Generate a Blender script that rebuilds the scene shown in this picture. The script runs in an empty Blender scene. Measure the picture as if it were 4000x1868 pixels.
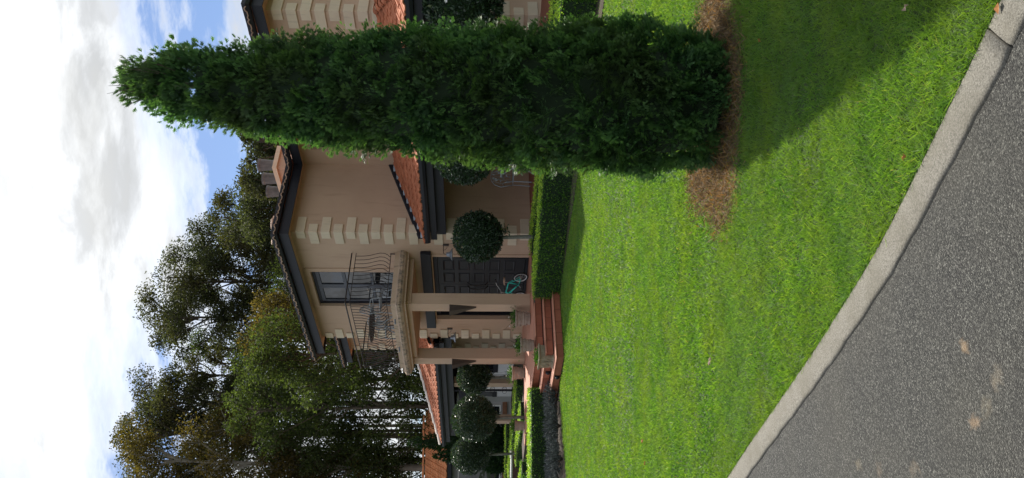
import bpy, math, random
import numpy as np
from mathutils import Matrix, Vector
random.seed(7); RNG = np.random.default_rng(7)
SC = bpy.context.scene
COL = SC.collection
R = math.radians

# ------------------------------------------------------------------ camera
F_PX, HORIZON, TILT, EYE = 3004.0, 1880.0, .009, 1.62     # the photograph lies on its side: world up = picture left
pit = math.atan((2000 - HORIZON) / F_PX); rol = math.atan(TILT)
fw = Vector((0, math.cos(pit), -math.sin(pit))); r0 = Vector((1, 0, 0)); u0 = r0.cross(fw)
rt = r0 * math.cos(rol) + u0 * math.sin(rol); up = u0 * math.cos(rol) - r0 * math.sin(rol)
cam = bpy.data.cameras.new('camera'); cam.sensor_fit = 'HORIZONTAL'; cam.sensor_width = 36
cam.lens = F_PX / 4000 * 36; cam.clip_start = .05; cam.clip_end = 2000
camo = bpy.data.objects.new('camera', cam); COL.objects.link(camo)
m = Matrix.Identity(4)
for i in range(3):
    m[i][0] = -up[i]; m[i][1] = rt[i]; m[i][2] = -fw[i]
m[2][3] = EYE
camo.matrix_world = m
SC.camera = camo

# ------------------------------------------------------------------ sky, sun, exposure
SUN_AZ, SUN_EL = R(-2), R(52)
sun_dir = Vector((math.sin(SUN_AZ) * math.cos(SUN_EL), math.cos(SUN_AZ) * math.cos(SUN_EL), math.sin(SUN_EL)))
W = bpy.data.worlds.new('World'); SC.world = W; W.use_nodes = True
nt = W.node_tree; nt.nodes.clear()
def N(tree, typ, **kw):
    n = tree.nodes.new(typ)
    for k, v in kw.items():
        if k.startswith('_'): n.inputs[k[1:].replace('_', ' ')].default_value = v
        else: setattr(n, k, v)
    return n
def math_node(tree, op, a, b=None, clamp=False):
    n = tree.nodes.new('ShaderNodeMath'); n.operation = op; n.use_clamp = clamp
    for i, x in enumerate((a, b)):
        if x is None: continue
        if isinstance(x, (int, float)): n.inputs[i].default_value = x
        else: tree.links.new(x, n.inputs[i])
    return n.outputs[0]
def ramp(tree, fac, stops, interp='LINEAR'):
    n = tree.nodes.new('ShaderNodeValToRGB'); n.color_ramp.interpolation = interp
    els = n.color_ramp.elements
    while len(els) < len(stops): els.new(.5)
    for e, (p, c) in zip(els, stops):
        e.position = p; e.color = (c, c, c, 1) if isinstance(c, (int, float)) else (*c, 1)
    if fac is not None: tree.links.new(fac, n.inputs[0])
    return n.outputs[0]
def mix(tree, fac, a, b, typ='MIX'):
    n = tree.nodes.new('ShaderNodeMix'); n.data_type = 'RGBA'; n.blend_type = typ
    for s, x in ((0, fac), (6, a), (7, b)):
        if isinstance(x, (int, float)): n.inputs[s].default_value = x
        elif isinstance(x, tuple): n.inputs[s].default_value = (*x, 1)
        else: tree.links.new(x, n.inputs[s])
    return n.outputs[2]
sky = N(nt, 'ShaderNodeTexSky', sky_type='NISHITA', sun_disc=False, sun_elevation=SUN_EL, sun_rotation=SUN_AZ, altitude=100, air_density=1.0, dust_density=1.2, ozone_density=1.4)
tc = N(nt, 'ShaderNodeTexCoord')
nrm = N(nt, 'ShaderNodeVectorMath', operation='NORMALIZE'); nt.links.new(tc.outputs['Generated'], nrm.inputs[0])
dirv = nrm.outputs[0]
sep = N(nt, 'ShaderNodeSeparateXYZ'); nt.links.new(dirv, sep.inputs[0])
zz = math_node(nt, 'ADD', math_node(nt, 'MAXIMUM', sep.outputs[2], 0.0), .22)
cx = math_node(nt, 'DIVIDE', sep.outputs[0], zz); cy = math_node(nt, 'DIVIDE', sep.outputs[1], zz)
comb = N(nt, 'ShaderNodeCombineXYZ'); nt.links.new(cx, comb.inputs[0]); nt.links.new(cy, comb.inputs[1])
mp = N(nt, 'ShaderNodeMapping'); nt.links.new(comb.outputs[0], mp.inputs[0])
mp.inputs['Location'].default_value = (-7.95, -18.76, 0); mp.inputs['Rotation'].default_value = (0, 0, .5); mp.inputs['Scale'].default_value = (1.0, 1.7, 1)
n1 = N(nt, 'ShaderNodeTexNoise', _Scale=1.1, _Detail=9.0, _Roughness=.6, _Distortion=.35); nt.links.new(mp.outputs[0], n1.inputs[0])
n2 = N(nt, 'ShaderNodeTexNoise', _Scale=3.4, _Detail=8.0, _Roughness=.62, _Distortion=.3); nt.links.new(mp.outputs[0], n2.inputs[0])
cover = math_node(nt, 'ADD', math_node(nt, 'MULTIPLY', n1.outputs[0], .72), math_node(nt, 'MULTIPLY', n2.outputs[0], .28))
dens = ramp(nt, cover, [(.405, 0.), (.46, .5), (.545, .93), (.66, 1.)], 'EASE')
# thin cloud forward-scatters: it is brightest round the sun
dt = N(nt, 'ShaderNodeVectorMath', operation='DOT_PRODUCT'); nt.links.new(dirv, dt.inputs[0]); dt.inputs[1].default_value = sun_dir
sd_ = math_node(nt, 'MAXIMUM', dt.outputs['Value'], 0.0)
glow = math_node(nt, 'ADD', math_node(nt, 'MULTIPLY', math_node(nt, 'POWER', sd_, 60.0), 40.0), math_node(nt, 'MULTIPLY', math_node(nt, 'POWER', sd_, 14.0), 8.0))
shade = math_node(nt, 'MULTIPLY', ramp(nt, n2.outputs[0], [(.40, 1.0), (.60, .66)]), math_node(nt, 'MULTIPLY', ramp(nt, cover, [(.46, 1.0), (.60, .62)]), 1.28))
lum = math_node(nt, 'MULTIPLY', math_node(nt, 'ADD', glow, 4.2), shade)
cl = N(nt, 'ShaderNodeCombineXYZ')
nt.links.new(math_node(nt, 'MULTIPLY', lum, .985), cl.inputs[0]); nt.links.new(lum, cl.inputs[1]); nt.links.new(math_node(nt, 'MULTIPLY', lum, 1.0), cl.inputs[2])
skyb = mix(nt, 1.0, sky.outputs[0], (.30, .37, .47), 'MULTIPLY')
final = mix(nt, dens, skyb, cl.outputs[0])
bg = N(nt, 'ShaderNodeBackground', _Strength=.1); nt.links.new(final, bg.inputs[0])
wo = N(nt, 'ShaderNodeOutputWorld'); nt.links.new(bg.outputs[0], wo.inputs[0])
sl = bpy.data.lights.new('sun', 'SUN'); sl.energy = 2.9; sl.angle = R(.9); sl.color = (1, .93, .82)
so = bpy.data.objects.new('sun', sl); COL.objects.link(so); so.rotation_euler = sun_dir.to_track_quat('Z', 'Y').to_euler()
SC.view_settings.view_transform = 'Standard'; SC.view_settings.look = 'None'; SC.view_settings.gamma = 1
SC.view_settings.exposure = 1.3

# ------------------------------------------------------------------ material helpers
MATS = {}
def base_mat(name):
    mt = bpy.data.materials.new(name); mt.use_nodes = True; t = mt.node_tree
    b = t.nodes['Principled BSDF']; MATS[name] = mt
    return mt, t, b
def coord(t, scale=(1, 1, 1), src='Object'):
    c = N(t, 'ShaderNodeTexCoord'); mpn = N(t, 'ShaderNodeMapping'); mpn.inputs['Scale'].default_value = scale
    t.links.new(c.outputs[src], mpn.inputs[0]); return mpn.outputs[0]
def geo_pos(t):
    return N(t, 'ShaderNodeNewGeometry').outputs['Position']
def noise(t, vec, scale, detail=5, rough=.6):
    n = N(t, 'ShaderNodeTexNoise', _Scale=scale, _Detail=detail, _Roughness=rough)
    if vec is not None: t.links.new(vec, n.inputs[0])
    return n.outputs[0]
def bump(t, b, h, strength, dist=.01):
    n = N(t, 'ShaderNodeBump', _Strength=strength, _Distance=dist); t.links.new(h, n.inputs['Height']); t.links.new(n.outputs[0], b.inputs['Normal'])
def simple(name, c1, c2, scale=6, rough=.7, bs=.3, bscale=80, metal=0, spec=.4, streak=None, rnd=0):
    """two-tone weathered surface; streak = darker vertical runs"""
    mt, t, b = base_mat(name); p = geo_pos(t)
    col = mix(t, ramp(t, noise(t, p, scale), [(.3, 0.), (.7, 1.)]), c1, c2)
    if streak:
        mpn = N(t, 'ShaderNodeMapping'); mpn.inputs['Scale'].default_value = (5, 5, .5); t.links.new(p, mpn.inputs[0])
        col = mix(t, math_node(t, 'MULTIPLY', ramp(t, noise(t, mpn.outputs[0], 2.2, 7), [(.55, 0.), (.75, 1.)]), streak[1]), col, streak[0])
    if rnd:
        oi = N(t, 'ShaderNodeObjectInfo'); hs = N(t, 'ShaderNodeHueSaturation'); t.links.new(col, hs.inputs['Color'])
        t.links.new(math_node(t, 'ADD', math_node(t, 'MULTIPLY', oi.outputs['Random'], rnd), 1 - rnd / 2), hs.inputs['Value']); col = hs.outputs[0]
    t.links.new(col, b.inputs['Base Color']); b.inputs['Roughness'].default_value = rough; b.inputs['Metallic'].default_value = metal
    b.inputs['Specular IOR Level'].default_value = spec
    if bs: bump(t, b, noise(t, p, bscale, 4), bs, .004)
    return mt
def leaf_mat(name, stops, trans=.35, rough=.45, spec=.35, tcol=None, patch=None):
    """colour by the per-leaf tone attribute; part of the light passes through"""
    mt, t, b = base_mat(name)
    at = N(t, 'ShaderNodeAttribute', attribute_name='rnd')
    col = ramp(t, at.outputs['Fac'], stops)
    if patch:
        col = mix(t, ramp(t, noise(t, geo_pos(t), patch[1], 3), [(.45, 0.), (.65, patch[2])]), col, patch[0])
    t.links.new(col, b.inputs['Base Color']); b.inputs['Roughness'].default_value = rough; b.inputs['Specular IOR Level'].default_value = spec
    tr = N(t, 'ShaderNodeBsdfTranslucent')
    t.links.new(mix(t, 1.0, col, tcol or (1.5, 1.7, .7), 'MULTIPLY'), tr.inputs[0])
    mx = N(t, 'ShaderNodeMixShader', _Fac=trans); t.links.new(b.outputs[0], mx.inputs[1]); t.links.new(tr.outputs[0], mx.inputs[2])
    t.links.new(mx.outputs[0], t.nodes['Material Output'].inputs[0])
    return mt

STUCCO = simple('stucco', (.50, .355, .255), (.55, .395, .285), 1.2, .9, .25, 160, spec=.2, streak=((.33, .22, .155), .4))
QUOIN = simple('quoin_stone', (.62, .525, .39), (.68, .58, .44), 3, .9, .25, 120, spec=.2, streak=((.36, .31, .24), .5), rnd=.10)
TRIM = simple('dark_trim', (.010, .011, .017), (.015, .016, .023), 2, .5, .1, 60, spec=.3)
DOOR = simple('door_paint', (.011, .012, .016), (.016, .017, .022), 3, .5, .15, 40, spec=.4)
TERRA = simple('terracotta_roof', (.33, .105, .05), (.42, .15, .075), 5, .8, .5, 60, spec=.25, rnd=.45, streak=((.20, .09, .06), .4))
ORANGE = simple('orange_roof', (.58, .21, .085), (.66, .27, .12), 4, .75, .4, 60, spec=.25, rnd=.25)
DULL = simple('weathered_roof', (.38, .25, .19), (.52, .38, .30), 5, .85, .5, 60, spec=.25, rnd=.5, streak=((.10, .085, .07), .5))
RIDGE = simple('pale_sunlit_ridge', (.66, .60, .54), (.76, .70, .64), 6, .85, .5, 50, spec=.3, rnd=.2)  # pale mortared ridge of the left hips, with sunlight put into the colour
FLASH = simple('lead_flashing', (.34, .40, .47), (.44, .50, .57), 4, .5, .1, 40)
IRON = simple('wrought_iron', (.018, .014, .013), (.030, .022, .02), 20, .5, .2, 200)
IRONL = simple('bronzed_iron', (.05, .035, .028), (.07, .05, .04), 20, .5, .2, 200)
ALU = simple('cast_aluminium', (.30, .34, .37), (.40, .44, .47), 12, .45, .25, 90, metal=.4)
GALV = simple('galvanised_metal', (.20, .23, .27), (.28, .31, .36), 10, .45, .2, 90, metal=.5)
TILE = simple('terracotta_tile', (.29, .095, .055), (.37, .13, .078), 4, .62, .25, 70, spec=.35, rnd=.35)
TREADM = simple('terracotta_tread', (.42, .175, .11), (.49, .215, .14), 4, .45, .2, 60, spec=.5, rnd=.15)
GROUT = simple('grout', (.05, .035, .03), (.07, .05, .04), 6, .9, .3, 60)
URN = simple('weathered_urn', (.30, .23, .185), (.40, .32, .26), 14, .9, .7, 40, spec=.2, streak=((.12, .10, .075), .7))
TROUGH = simple('mossy_trough', (.22, .19, .13), (.34, .30, .22), 16, .9, .8, 40, spec=.2, streak=((.09, .085, .045), .8))
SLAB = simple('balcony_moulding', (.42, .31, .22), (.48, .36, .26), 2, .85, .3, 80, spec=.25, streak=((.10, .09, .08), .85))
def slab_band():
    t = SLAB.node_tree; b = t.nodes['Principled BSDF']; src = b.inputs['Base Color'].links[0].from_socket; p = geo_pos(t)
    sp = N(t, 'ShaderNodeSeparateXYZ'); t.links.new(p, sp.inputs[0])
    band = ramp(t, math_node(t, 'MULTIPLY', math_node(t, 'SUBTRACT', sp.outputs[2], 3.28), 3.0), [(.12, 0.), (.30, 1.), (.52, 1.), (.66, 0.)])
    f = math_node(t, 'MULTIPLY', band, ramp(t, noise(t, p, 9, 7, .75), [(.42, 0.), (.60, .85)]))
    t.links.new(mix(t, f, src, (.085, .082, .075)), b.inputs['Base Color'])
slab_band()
WHITE = simple('white_paint', (.70, .70, .70), (.78, .78, .77), 5, .6, .1, 40)
WOOD = simple('brown_wood', (.16, .07, .035), (.24, .11, .055), 9, .55, .2, 60)
BRICK = simple('dark_brick', (.105, .060, .048), (.155, .088, .07), 9, .9, .6, 70, rnd=.4)
BARK = simple('tree_bark', (.06, .048, .038), (.14, .115, .09), 3.5, .95, .8, 18, spec=.15)
BARKL = simple('pale_bark', (.17, .15, .125), (.30, .27, .23), 2.2, .95, .6, 18, spec=.15)
TRUNKG = simple('grey_stem', (.12, .125, .105), (.22, .22, .19), 14, .95, .8, 50, spec=.15)
RUBBER = simple('rubber', (.012, .012, .013), (.02, .02, .02), 20, .7, .1, 40)
TEAL = simple('teal_paint', (.015, .52, .43), (.025, .60, .50), 6, .3, 0, spec=.6)
SILVER = simple('polished_metal', (.55, .55, .54), (.65, .65, .63), 9, .3, 0, metal=.7)
SADDLE = simple('tan_leather', (.35, .22, .15), (.45, .30, .22), 12, .5, .1, 60)
POTM = simple('glazed_chimney_pot', (.075, .07, .07), (.14, .13, .13), 8, .5, .4, 40, streak=((.20, .19, .18), .6))
SOIL = simple('soil', (.028, .020, .014), (.05, .037, .026), 9, .95, .9, 40)
DARKIN = simple('dark_foliage_core', (.010, .024, .010), (.018, .036, .014), 8, .95, 0)  # solid filler inside foliage, its dark colour standing in for inner shade
BLACK = simple('dark_interior', (.006, .006, .007), (.010, .010, .011), 2, .9, 0)
GREYWALL = simple('pale_grey_wall', (.36, .36, .37), (.42, .42, .42), 2, .9, .2, 80)
def glass_mat():
    mt, t, b = base_mat('window_glass')
    b.inputs['Base Color'].default_value = (.012, .014, .018, 1); b.inputs['Roughness'].default_value = .02
    b.inputs['IOR'].default_value = 1.75; b.inputs['Specular IOR Level'].default_value = .5
    bump(t, b, noise(t, geo_pos(t), 1.6, 2), .05, .05)
    return mt
GLASS = glass_mat()

LEAF_CYP = leaf_mat('cypress_leaf', [(0, (.024, .068, .027)), (.4, (.068, .155, .055)), (1, (.14, .262, .082))], .34, .55, .3, patch=((.060, .078, .030), 1.6, .6))
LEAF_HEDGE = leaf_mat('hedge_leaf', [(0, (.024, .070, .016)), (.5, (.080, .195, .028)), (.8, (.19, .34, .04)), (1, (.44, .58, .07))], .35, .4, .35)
LEAF_TOP = leaf_mat('camellia_leaf', [(0, (.014, .030, .017)), (.7, (.034, .066, .036)), (.93, (.055, .095, .042)), (1, (.12, .14, .035))], .15, .3, .5)
LEAF_GREY = leaf_mat('lavender_leaf', [(0, (.022, .028, .029)), (.7, (.065, .078, .082)), (1, (.15, .17, .175))], .15, .7, .2, tcol=(1, 1, 1))
LEAF_POT = leaf_mat('pot_leaf', [(0, (.03, .08, .012)), (.7, (.07, .17, .025)), (1, (.14, .24, .05))], .35)
GUM1 = leaf_mat('gum_leaf', [(0, (.026, .030, .021)), (.6, (.054, .062, .038)), (1, (.10, .105, .055))], .36, .75, .1, patch=((.07, .052, .02), .35, .55))
GUM2 = leaf_mat('green_leaf', [(0, (.024, .033, .015)), (.6, (.056, .076, .028)), (1, (.115, .14, .045))], .38, .75, .1)
GUM3 = leaf_mat('russet_leaf', [(0, (.032, .026, .012)), (.6, (.088, .066, .024)), (1, (.17, .115, .036))], .38, .75, .1)
PINE = leaf_mat('pine_leaf', [(0, (.008, .022, .009)), (.6, (.016, .042, .014)), (1, (.035, .075, .02))], .2, .6, .2)
def add_patch(mt, colr, scale, fac, stretch):
    t = mt.node_tree; b = t.nodes['Principled BSDF']; src = b.inputs['Base Color'].links[0].from_socket
    mpn = N(t, 'ShaderNodeMapping'); mpn.inputs['Scale'].default_value = stretch; t.links.new(geo_pos(t), mpn.inputs[0])
    col = mix(t, ramp(t, noise(t, mpn.outputs[0], scale, 4, .65), [(.46, 0.), (.64, fac)]), src, colr)
    for n in t.nodes:
        for i in n.inputs:
            for l in list(i.links):
                if l.from_socket == src and l.to_node != col.node and l.to_node.name != col.node.name: t.links.new(col, i)
GRASS = leaf_mat('grass_blade', [(0, (.052, .130, .022)), (.45, (.105, .235, .042)), (.8, (.180, .310, .062)), (.96, (.26, .36, .10)), (1, (.36, .32, .14))], .42, .55, .25, tcol=(1.7, 1.7, .5), patch=((.17, .25, .04), 1.3, .5))
add_patch(GRASS, (.13, .23, .085), .9, .5, (.8, 1.6, 1)); add_patch(GRASS, (.050, .130, .024), 2.6, .4, (1, 1.4, 1)); add_patch(GRASS, (.24, .28, .045), 1.7, .22, (1.2, .9, 1))
DRY = leaf_mat('dry_grass', [(0, (.08, .062, .038)), (.5, (.21, .155, .095)), (.8, (.31, .21, .10)), (.86, (.36, .20, .05)), (1, (.10, .16, .03))], .3, .7, .2, tcol=(1.2, 1, .7))
PETAL = simple('white_petal', (.78, .78, .76), (.85, .84, .82), 9, .5, 0)
DEADLEAF = simple('dead_leaf', (.25, .09, .02), (.42, .20, .06), 30, .7, 0)
PALELEAF = simple('pale_dead_leaf', (.35, .25, .18), (.45, .33, .25), 30, .7, 0)

def ground_mats():
    mt, t, b = base_mat('lawn_soil'); p = geo_pos(t)
    col = mix(t, noise(t, p, 30), (.016, .034, .007), (.040, .075, .014)); col = mix(t, ramp(t, noise(t, p, 1.3), [(.4, 0.), (.7, 1.)]), col, (.05, .085, .016))
    t.links.new(col, b.inputs['Base Color']); b.inputs['Roughness'].default_value = .95; bump(t, b, noise(t, p, 90), .8, .01)
    mt, t, b = base_mat('asphalt'); p = geo_pos(t)
    v = N(t, 'ShaderNodeTexVoronoi', _Scale=220.0); t.links.new(p, v.inputs[0])
    vs = N(t, 'ShaderNodeSeparateColor'); t.links.new(v.outputs['Color'], vs.inputs[0])
    col = ramp(t, vs.outputs[0], [(0, (.008, .009, .009)), (.4, (.027, .028, .026)), (.72, (.066, .067, .060)), (.9, (.115, .116, .104)), (1, (.20, .20, .18))])
    col = mix(t, ramp(t, v.outputs['Distance'], [(.45, 0.), (.85, .75)]), col, (.022, .022, .022))
    col = mix(t, ramp(t, noise(t, p, 1.1, 3), [(.42, 0.), (.75, .45)]), col, (.080, .076, .060))
    col = mix(t, ramp(t, noise(t, p, 5.0, 4), [(.5, 0.), (.8, .4)]), col, (.030, .030, .029))
    col = mix(t, .4, col, ramp(t, noise(t, p, 90, 5, .8), [(.3, .15), (.7, 1.35)]), 'MULTIPLY')
    # sandy spots trodden into the surface
    for sx, sy, rad, c in [(-.35, 2.53, .045, (.40, .27, .15)), (-.59, 2.47, .06, (.36, .24, .14)), (-.43, 2.37, .07, (.26, .22, .16)), (-.53, 2.42, .07, (.22, .19, .13)), (-.96, 3.25, .05, (.2, .17, .11)), (-.93, 3.08, .07, (.2, .15, .1)), (-.85, 2.82, .08, (.19, .15, .1)), (-1.3, 3.4, .2, (.13, .12, .09))]:
        vm = N(t, 'ShaderNodeVectorMath', operation='DISTANCE'); t.links.new(p, vm.inputs[0]); vm.inputs[1].default_value = (sx, sy, -.012)
        dd = math_node(t, 'ADD', vm.outputs['Value'], math_node(t, 'MULTIPLY', math_node(t, 'SUBTRACT', noise(t, p, 28, 4), .5), rad * 1.9))
        col = mix(t, ramp(t, math_node(t, 'DIVIDE', dd, rad), [(.05, .35), (.6, 0.)]), col, c)
    t.links.new(col, b.inputs['Base Color']); b.inputs['Roughness'].default_value = .75; b.inputs['Specular IOR Level'].default_value = .35
    bump(t, b, math_node(t, 'SUBTRACT', 1.0, v.outputs['Distance']), .9, .006)
    mt, t, b = base_mat('kerb_concrete'); p = geo_pos(t)
    col = mix(t, ramp(t, noise(t, p, 150, 5, .8), [(.36, 0.), (.64, 1.)]), (.075, .070, .058), (.24, .228, .195)); col = mix(t, ramp(t, noise(t, p, 6, 5), [(.42, 0.), (.7, .65)]), col, (.105, .097, .072))
    col = mix(t, ramp(t, noise(t, p, 45, 3), [(.60, 0.), (.72, .45)]), col, (.07, .062, .045))
    col = mix(t, ramp(t, noise(t, p, 420, 2), [(.62, 0.), (.72, .8)]), col, (.10, .09, .07))
    t.links.new(col, b.inputs['Base Color']); b.inputs['Roughness'].default_value = .85; bump(t, b, noise(t, p, 120, 6, .75), .9, .006)
    mt, t, b = base_mat('mulch'); p = geo_pos(t)
    col = mix(t, noise(t, p, 60, 4), (.08, .058, .036), (.26, .19, .12)); t.links.new(col, b.inputs['Base Color']); b.inputs['Roughness'].default_value = .95; bump(t, b, noise(t, p, 90), 1, .02)
ground_mats()

# ------------------------------------------------------------------ mesh helpers
class MB:
    def __init__(s): s.v = []; s.f = []
    def quad(s, *pts):
        n = len(s.v); s.v += [tuple(p) for p in pts]; s.f.append(tuple(range(n, n + len(pts)))); return s
    def box(s, x0, x1, y0, y1, z0, z1):
        n = len(s.v)
        s.v += [(x0, y0, z0), (x1, y0, z0), (x1, y1, z0), (x0, y1, z0), (x0, y0, z1), (x1, y0, z1), (x1, y1, z1), (x0, y1, z1)]
        s.f += [tuple(n + i for i in q) for q in ((0, 3, 2, 1), (4, 5, 6, 7), (0, 1, 5, 4), (1, 2, 6, 5), (2, 3, 7, 6), (3, 0, 4, 7))]; return s
    def prism(s, poly, z0, z1):
        n = len(s.v); k = len(poly)
        s.v += [(x, y, z0) for x, y in poly] + [(x, y, z1) for x, y in poly]
        s.f += [tuple(range(n + k - 1, n - 1, -1)), tuple(range(n + k, n + 2 * k))]
        s.f += [(n + i, n + (i + 1) % k, n + k + (i + 1) % k, n + k + i) for i in range(k)]; return s
    def tube(s, pts, rad, sides=6, cap=True):
        pts = [Vector(p) for p in pts]; k = len(pts); n = len(s.v); ref = None
        rad = [rad] * k if isinstance(rad, (int, float)) else rad
        for i, p in enumerate(pts):
            d = (pts[min(i + 1, k - 1)] - pts[max(i - 1, 0)]).normalized()
            if ref is None or abs(ref.dot(d)) > .95:
                ref = Vector((0, 0, 1)) if abs(d.z) < .9 else Vector((1, 0, 0))
            a = d.cross(ref).normalized(); b = a.cross(d).normalized(); ref = b
            for j in range(sides):
                t = 2 * math.pi * j / sides; s.v.append(tuple(p + a * math.cos(t) * rad[i] + b * math.sin(t) * rad[i]))
        for i in range(k - 1):
            for j in range(sides):
                s.f.append((n + i * sides + j, n + i * sides + (j + 1) % sides, n + (i + 1) * sides + (j + 1) % sides, n + (i + 1) * sides + j))
        if cap:
            s.f.append(tuple(n + j for j in range(sides - 1, -1, -1))); s.f.append(tuple(n + (k - 1) * sides + j for j in range(sides)))
        return s
    def lathe(s, prof, sides=20, c=(0, 0, 0), sx=1, sy=1):
        n = len(s.v); k = len(prof)
        for r, z in prof:
            for j in range(sides):
                t = 2 * math.pi * j / sides; s.v.append((c[0] + r * math.cos(t) * sx, c[1] + r * math.sin(t) * sy, c[2] + z))
        for i in range(k - 1):
            for j in range(sides):
                s.f.append((n + i * sides + j, n + i * sides + (j + 1) % sides, n + (i + 1) * sides + (j + 1) % sides, n + (i + 1) * sides + j))
        s.f.append(tuple(n + j for j in range(sides - 1, -1, -1))); s.f.append(tuple(n + (k - 1) * sides + j for j in range(sides))); return s
    def torus(s, c, ax_u, ax_v, Rr, r, k=28, sides=6):
        c = Vector(c); u = Vector(ax_u).normalized(); v = Vector(ax_v).normalized()
        pts = [c + u * Rr * math.cos(2 * math.pi * i / k) + v * Rr * math.sin(2 * math.pi * i / k) for i in range(k + 1)]
        n = len(s.v); w = u.cross(v)
        for i in range(k):
            rd = (pts[i] - c).normalized()
            for j in range(sides):
                t = 2 * math.pi * j / sides; s.v.append(tuple(pts[i] + rd * r * math.cos(t) + w * r * math.sin(t)))
        for i in range(k):
            for j in range(sides):
                a, b = i * sides, ((i + 1) % k) * sides
                s.f.append((n + a + j, n + b + j, n + b + (j + 1) % sides, n + a + (j + 1) % sides))
        return s
    def mesh(s, name, smooth=False):
        me = bpy.data.meshes.new(name); me.from_pydata(s.v, [], s.f); me.update()
        if smooth: me.shade_smooth()
        return me
    def build(s, name, mt, parent=None, smooth=False, bevel=0):
        me = s.mesh(name, smooth); me.materials.append(mt)
        o = bpy.data.objects.new(name, me); COL.objects.link(o); o.parent = parent
        if bevel:
            b = o.modifiers.new('bevel', 'BEVEL'); b.width = bevel; b.segments = 2; b.limit_method = 'ANGLE'
        return o
def fix_normals(o):
    import bmesh
    bm = bmesh.new(); bm.from_mesh(o.data); bmesh.ops.recalc_face_normals(bm, faces=bm.faces); bm.to_mesh(o.data); bm.free(); return o
def weld0(o):
    import bmesh
    bm = bmesh.new(); bm.from_mesh(o.data); bmesh.ops.remove_doubles(bm, verts=bm.verts, dist=1e-5); bmesh.ops.recalc_face_normals(bm, faces=bm.faces); bm.to_mesh(o.data); bm.free(); return o
def tag(o, label=None, cat=None, group=None, kind=None):
    for k, v in (('label', label), ('category', cat), ('group', group), ('kind', kind)):
        if v: o[k] = v
    return o
def empty(name, loc=(0, 0, 0), rz=0):
    o = bpy.data.objects.new(name, None); COL.objects.link(o); o.location = loc; o.rotation_euler = (0, 0, rz); o.empty_display_size = .1; return o
def inst(src, parent, loc, rot=(0, 0, 0), name=None, sc=None):
    me = src if isinstance(src, bpy.types.Mesh) else src.data
    o = bpy.data.objects.new(name or me.name, me); COL.objects.link(o); o.parent = parent; o.location = loc; o.rotation_euler = rot
    if sc: o.scale = sc
    return o
def fast_mesh(name, V, nper, mt, rnd=None, parent=None):
    """V: (faces*nper,3) vertices, each face with its own nper vertices"""
    V = np.ascontiguousarray(V, dtype=np.float32); nv = len(V); nf = nv // nper
    me = bpy.data.meshes.new(name); me.vertices.add(nv); me.vertices.foreach_set('co', V.ravel())
    me.loops.add(nv); me.loops.foreach_set('vertex_index', np.arange(nv, dtype=np.int32))
    me.polygons.add(nf); me.polygons.foreach_set('loop_start', np.arange(0, nv, nper, dtype=np.int32))
    if rnd is not None:
        a = me.attributes.new('rnd', 'FLOAT', 'FACE'); a.data.foreach_set('value', np.ascontiguousarray(rnd, dtype=np.float32))
    me.update(calc_edges=True); me.materials.append(mt)
    o = bpy.data.objects.new(name, me); COL.objects.link(o); o.parent = parent
    return o
def unit(A): return A / np.maximum(np.linalg.norm(A, axis=1, keepdims=True), 1e-9)
def rand_dir(n): return unit(RNG.normal(size=(n, 3)))
def leaf_quads(P, D, L, Wd, fold=.0):
    """kite leaves: base P, direction D, length L, width Wd, with a random roll"""
    n = len(P); D = unit(D); U = unit(np.cross(D, rand_dir(n))); Nn = np.cross(D, U)
    L = np.broadcast_to(np.asarray(L), (n,))[:, None]; Wd = np.broadcast_to(np.asarray(Wd), (n,))[:, None]
    a = P; b = P + D * L * .45 + U * Wd * .5 + Nn * Wd * .12; c = P + D * L; d = P + D * L * .45 - U * Wd * .5 + Nn * Wd * .12
    return np.stack([a, b, c, d], 1).reshape(-1, 3)
def vnoise(P, scale, seed=0):
    """cheap smooth noise from summed sines"""
    g = np.random.default_rng(seed); out = np.zeros(len(P))
    for k in range(7):
        w = g.normal(size=3) * scale * (1 + .5 * k); out += np.sin(P @ w + g.uniform(0, 6.28)) / (1 + .45 * k)
    return out / 2.6

# ------------------------------------------------------------------ ground, drive, kerb
lawn_edge = np.array([(5.5, -1.6), (3.2, .25), (1.75, 1.5), (1.1, 2.06), (.758, 2.35), (.618, 2.469), (.495, 2.591), (.346, 2.725), (.058, 2.995), (-.04, 3.09), (-.19, 3.27), (-.476, 3.607), (-.755, 3.96), (-1.193, 4.526), (-1.533, 4.944), (-2.3, 5.9), (-3.6, 7.3), (-5.6, 9.2), (-9, 12)])
def smooth_poly(P, n=120):
    d = np.r_[0, np.cumsum(np.linalg.norm(np.diff(P, axis=0), axis=1))]; t = np.linspace(0, d[-1], n)
    Q = np.stack([np.interp(t, d, P[:, i]) for i in (0, 1)], 1)
    for _ in range(6): Q[1:-1] = (Q[:-2] + 2 * Q[1:-1] + Q[2:]) / 4
    return Q
KE = smooth_poly(lawn_edge, 240)
tg = np.gradient(KE, axis=0); tg /= np.linalg.norm(tg, axis=1, keepdims=True)
KN = np.stack([tg[:, 1], -tg[:, 0]], 1)                    # candidate normal
if KN[120] @ np.array([-1, -1]) < 0: KN = -KN              # towards the drive
KW = .135
ground = MB().quad((-400, -200, -.06), (400, -200, -.06), (400, 600, -.06), (-400, 600, -.06)).build('ground', MATS['lawn_soil']); tag(ground, kind='structure')
drv = MB(); drv.quad(*[(x, y, -.012) for x, y in [(-60, -60), (60, -60), (60, -46)]], *[(p[0], p[1], -.012) for p in (KE + KN * .06)], (-60, 55, -.012))
drv = fix_normals(drv.build('driveway', MATS['asphalt'])); tag(drv, kind='structure')
lw = MB(); lw.quad(*[(p[0], p[1], 0.) for p in (KE + KN * .01)], (-60, 56, 0), (-60, 120, 0), (60, 120, 0), (60, -46, 0))
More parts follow.
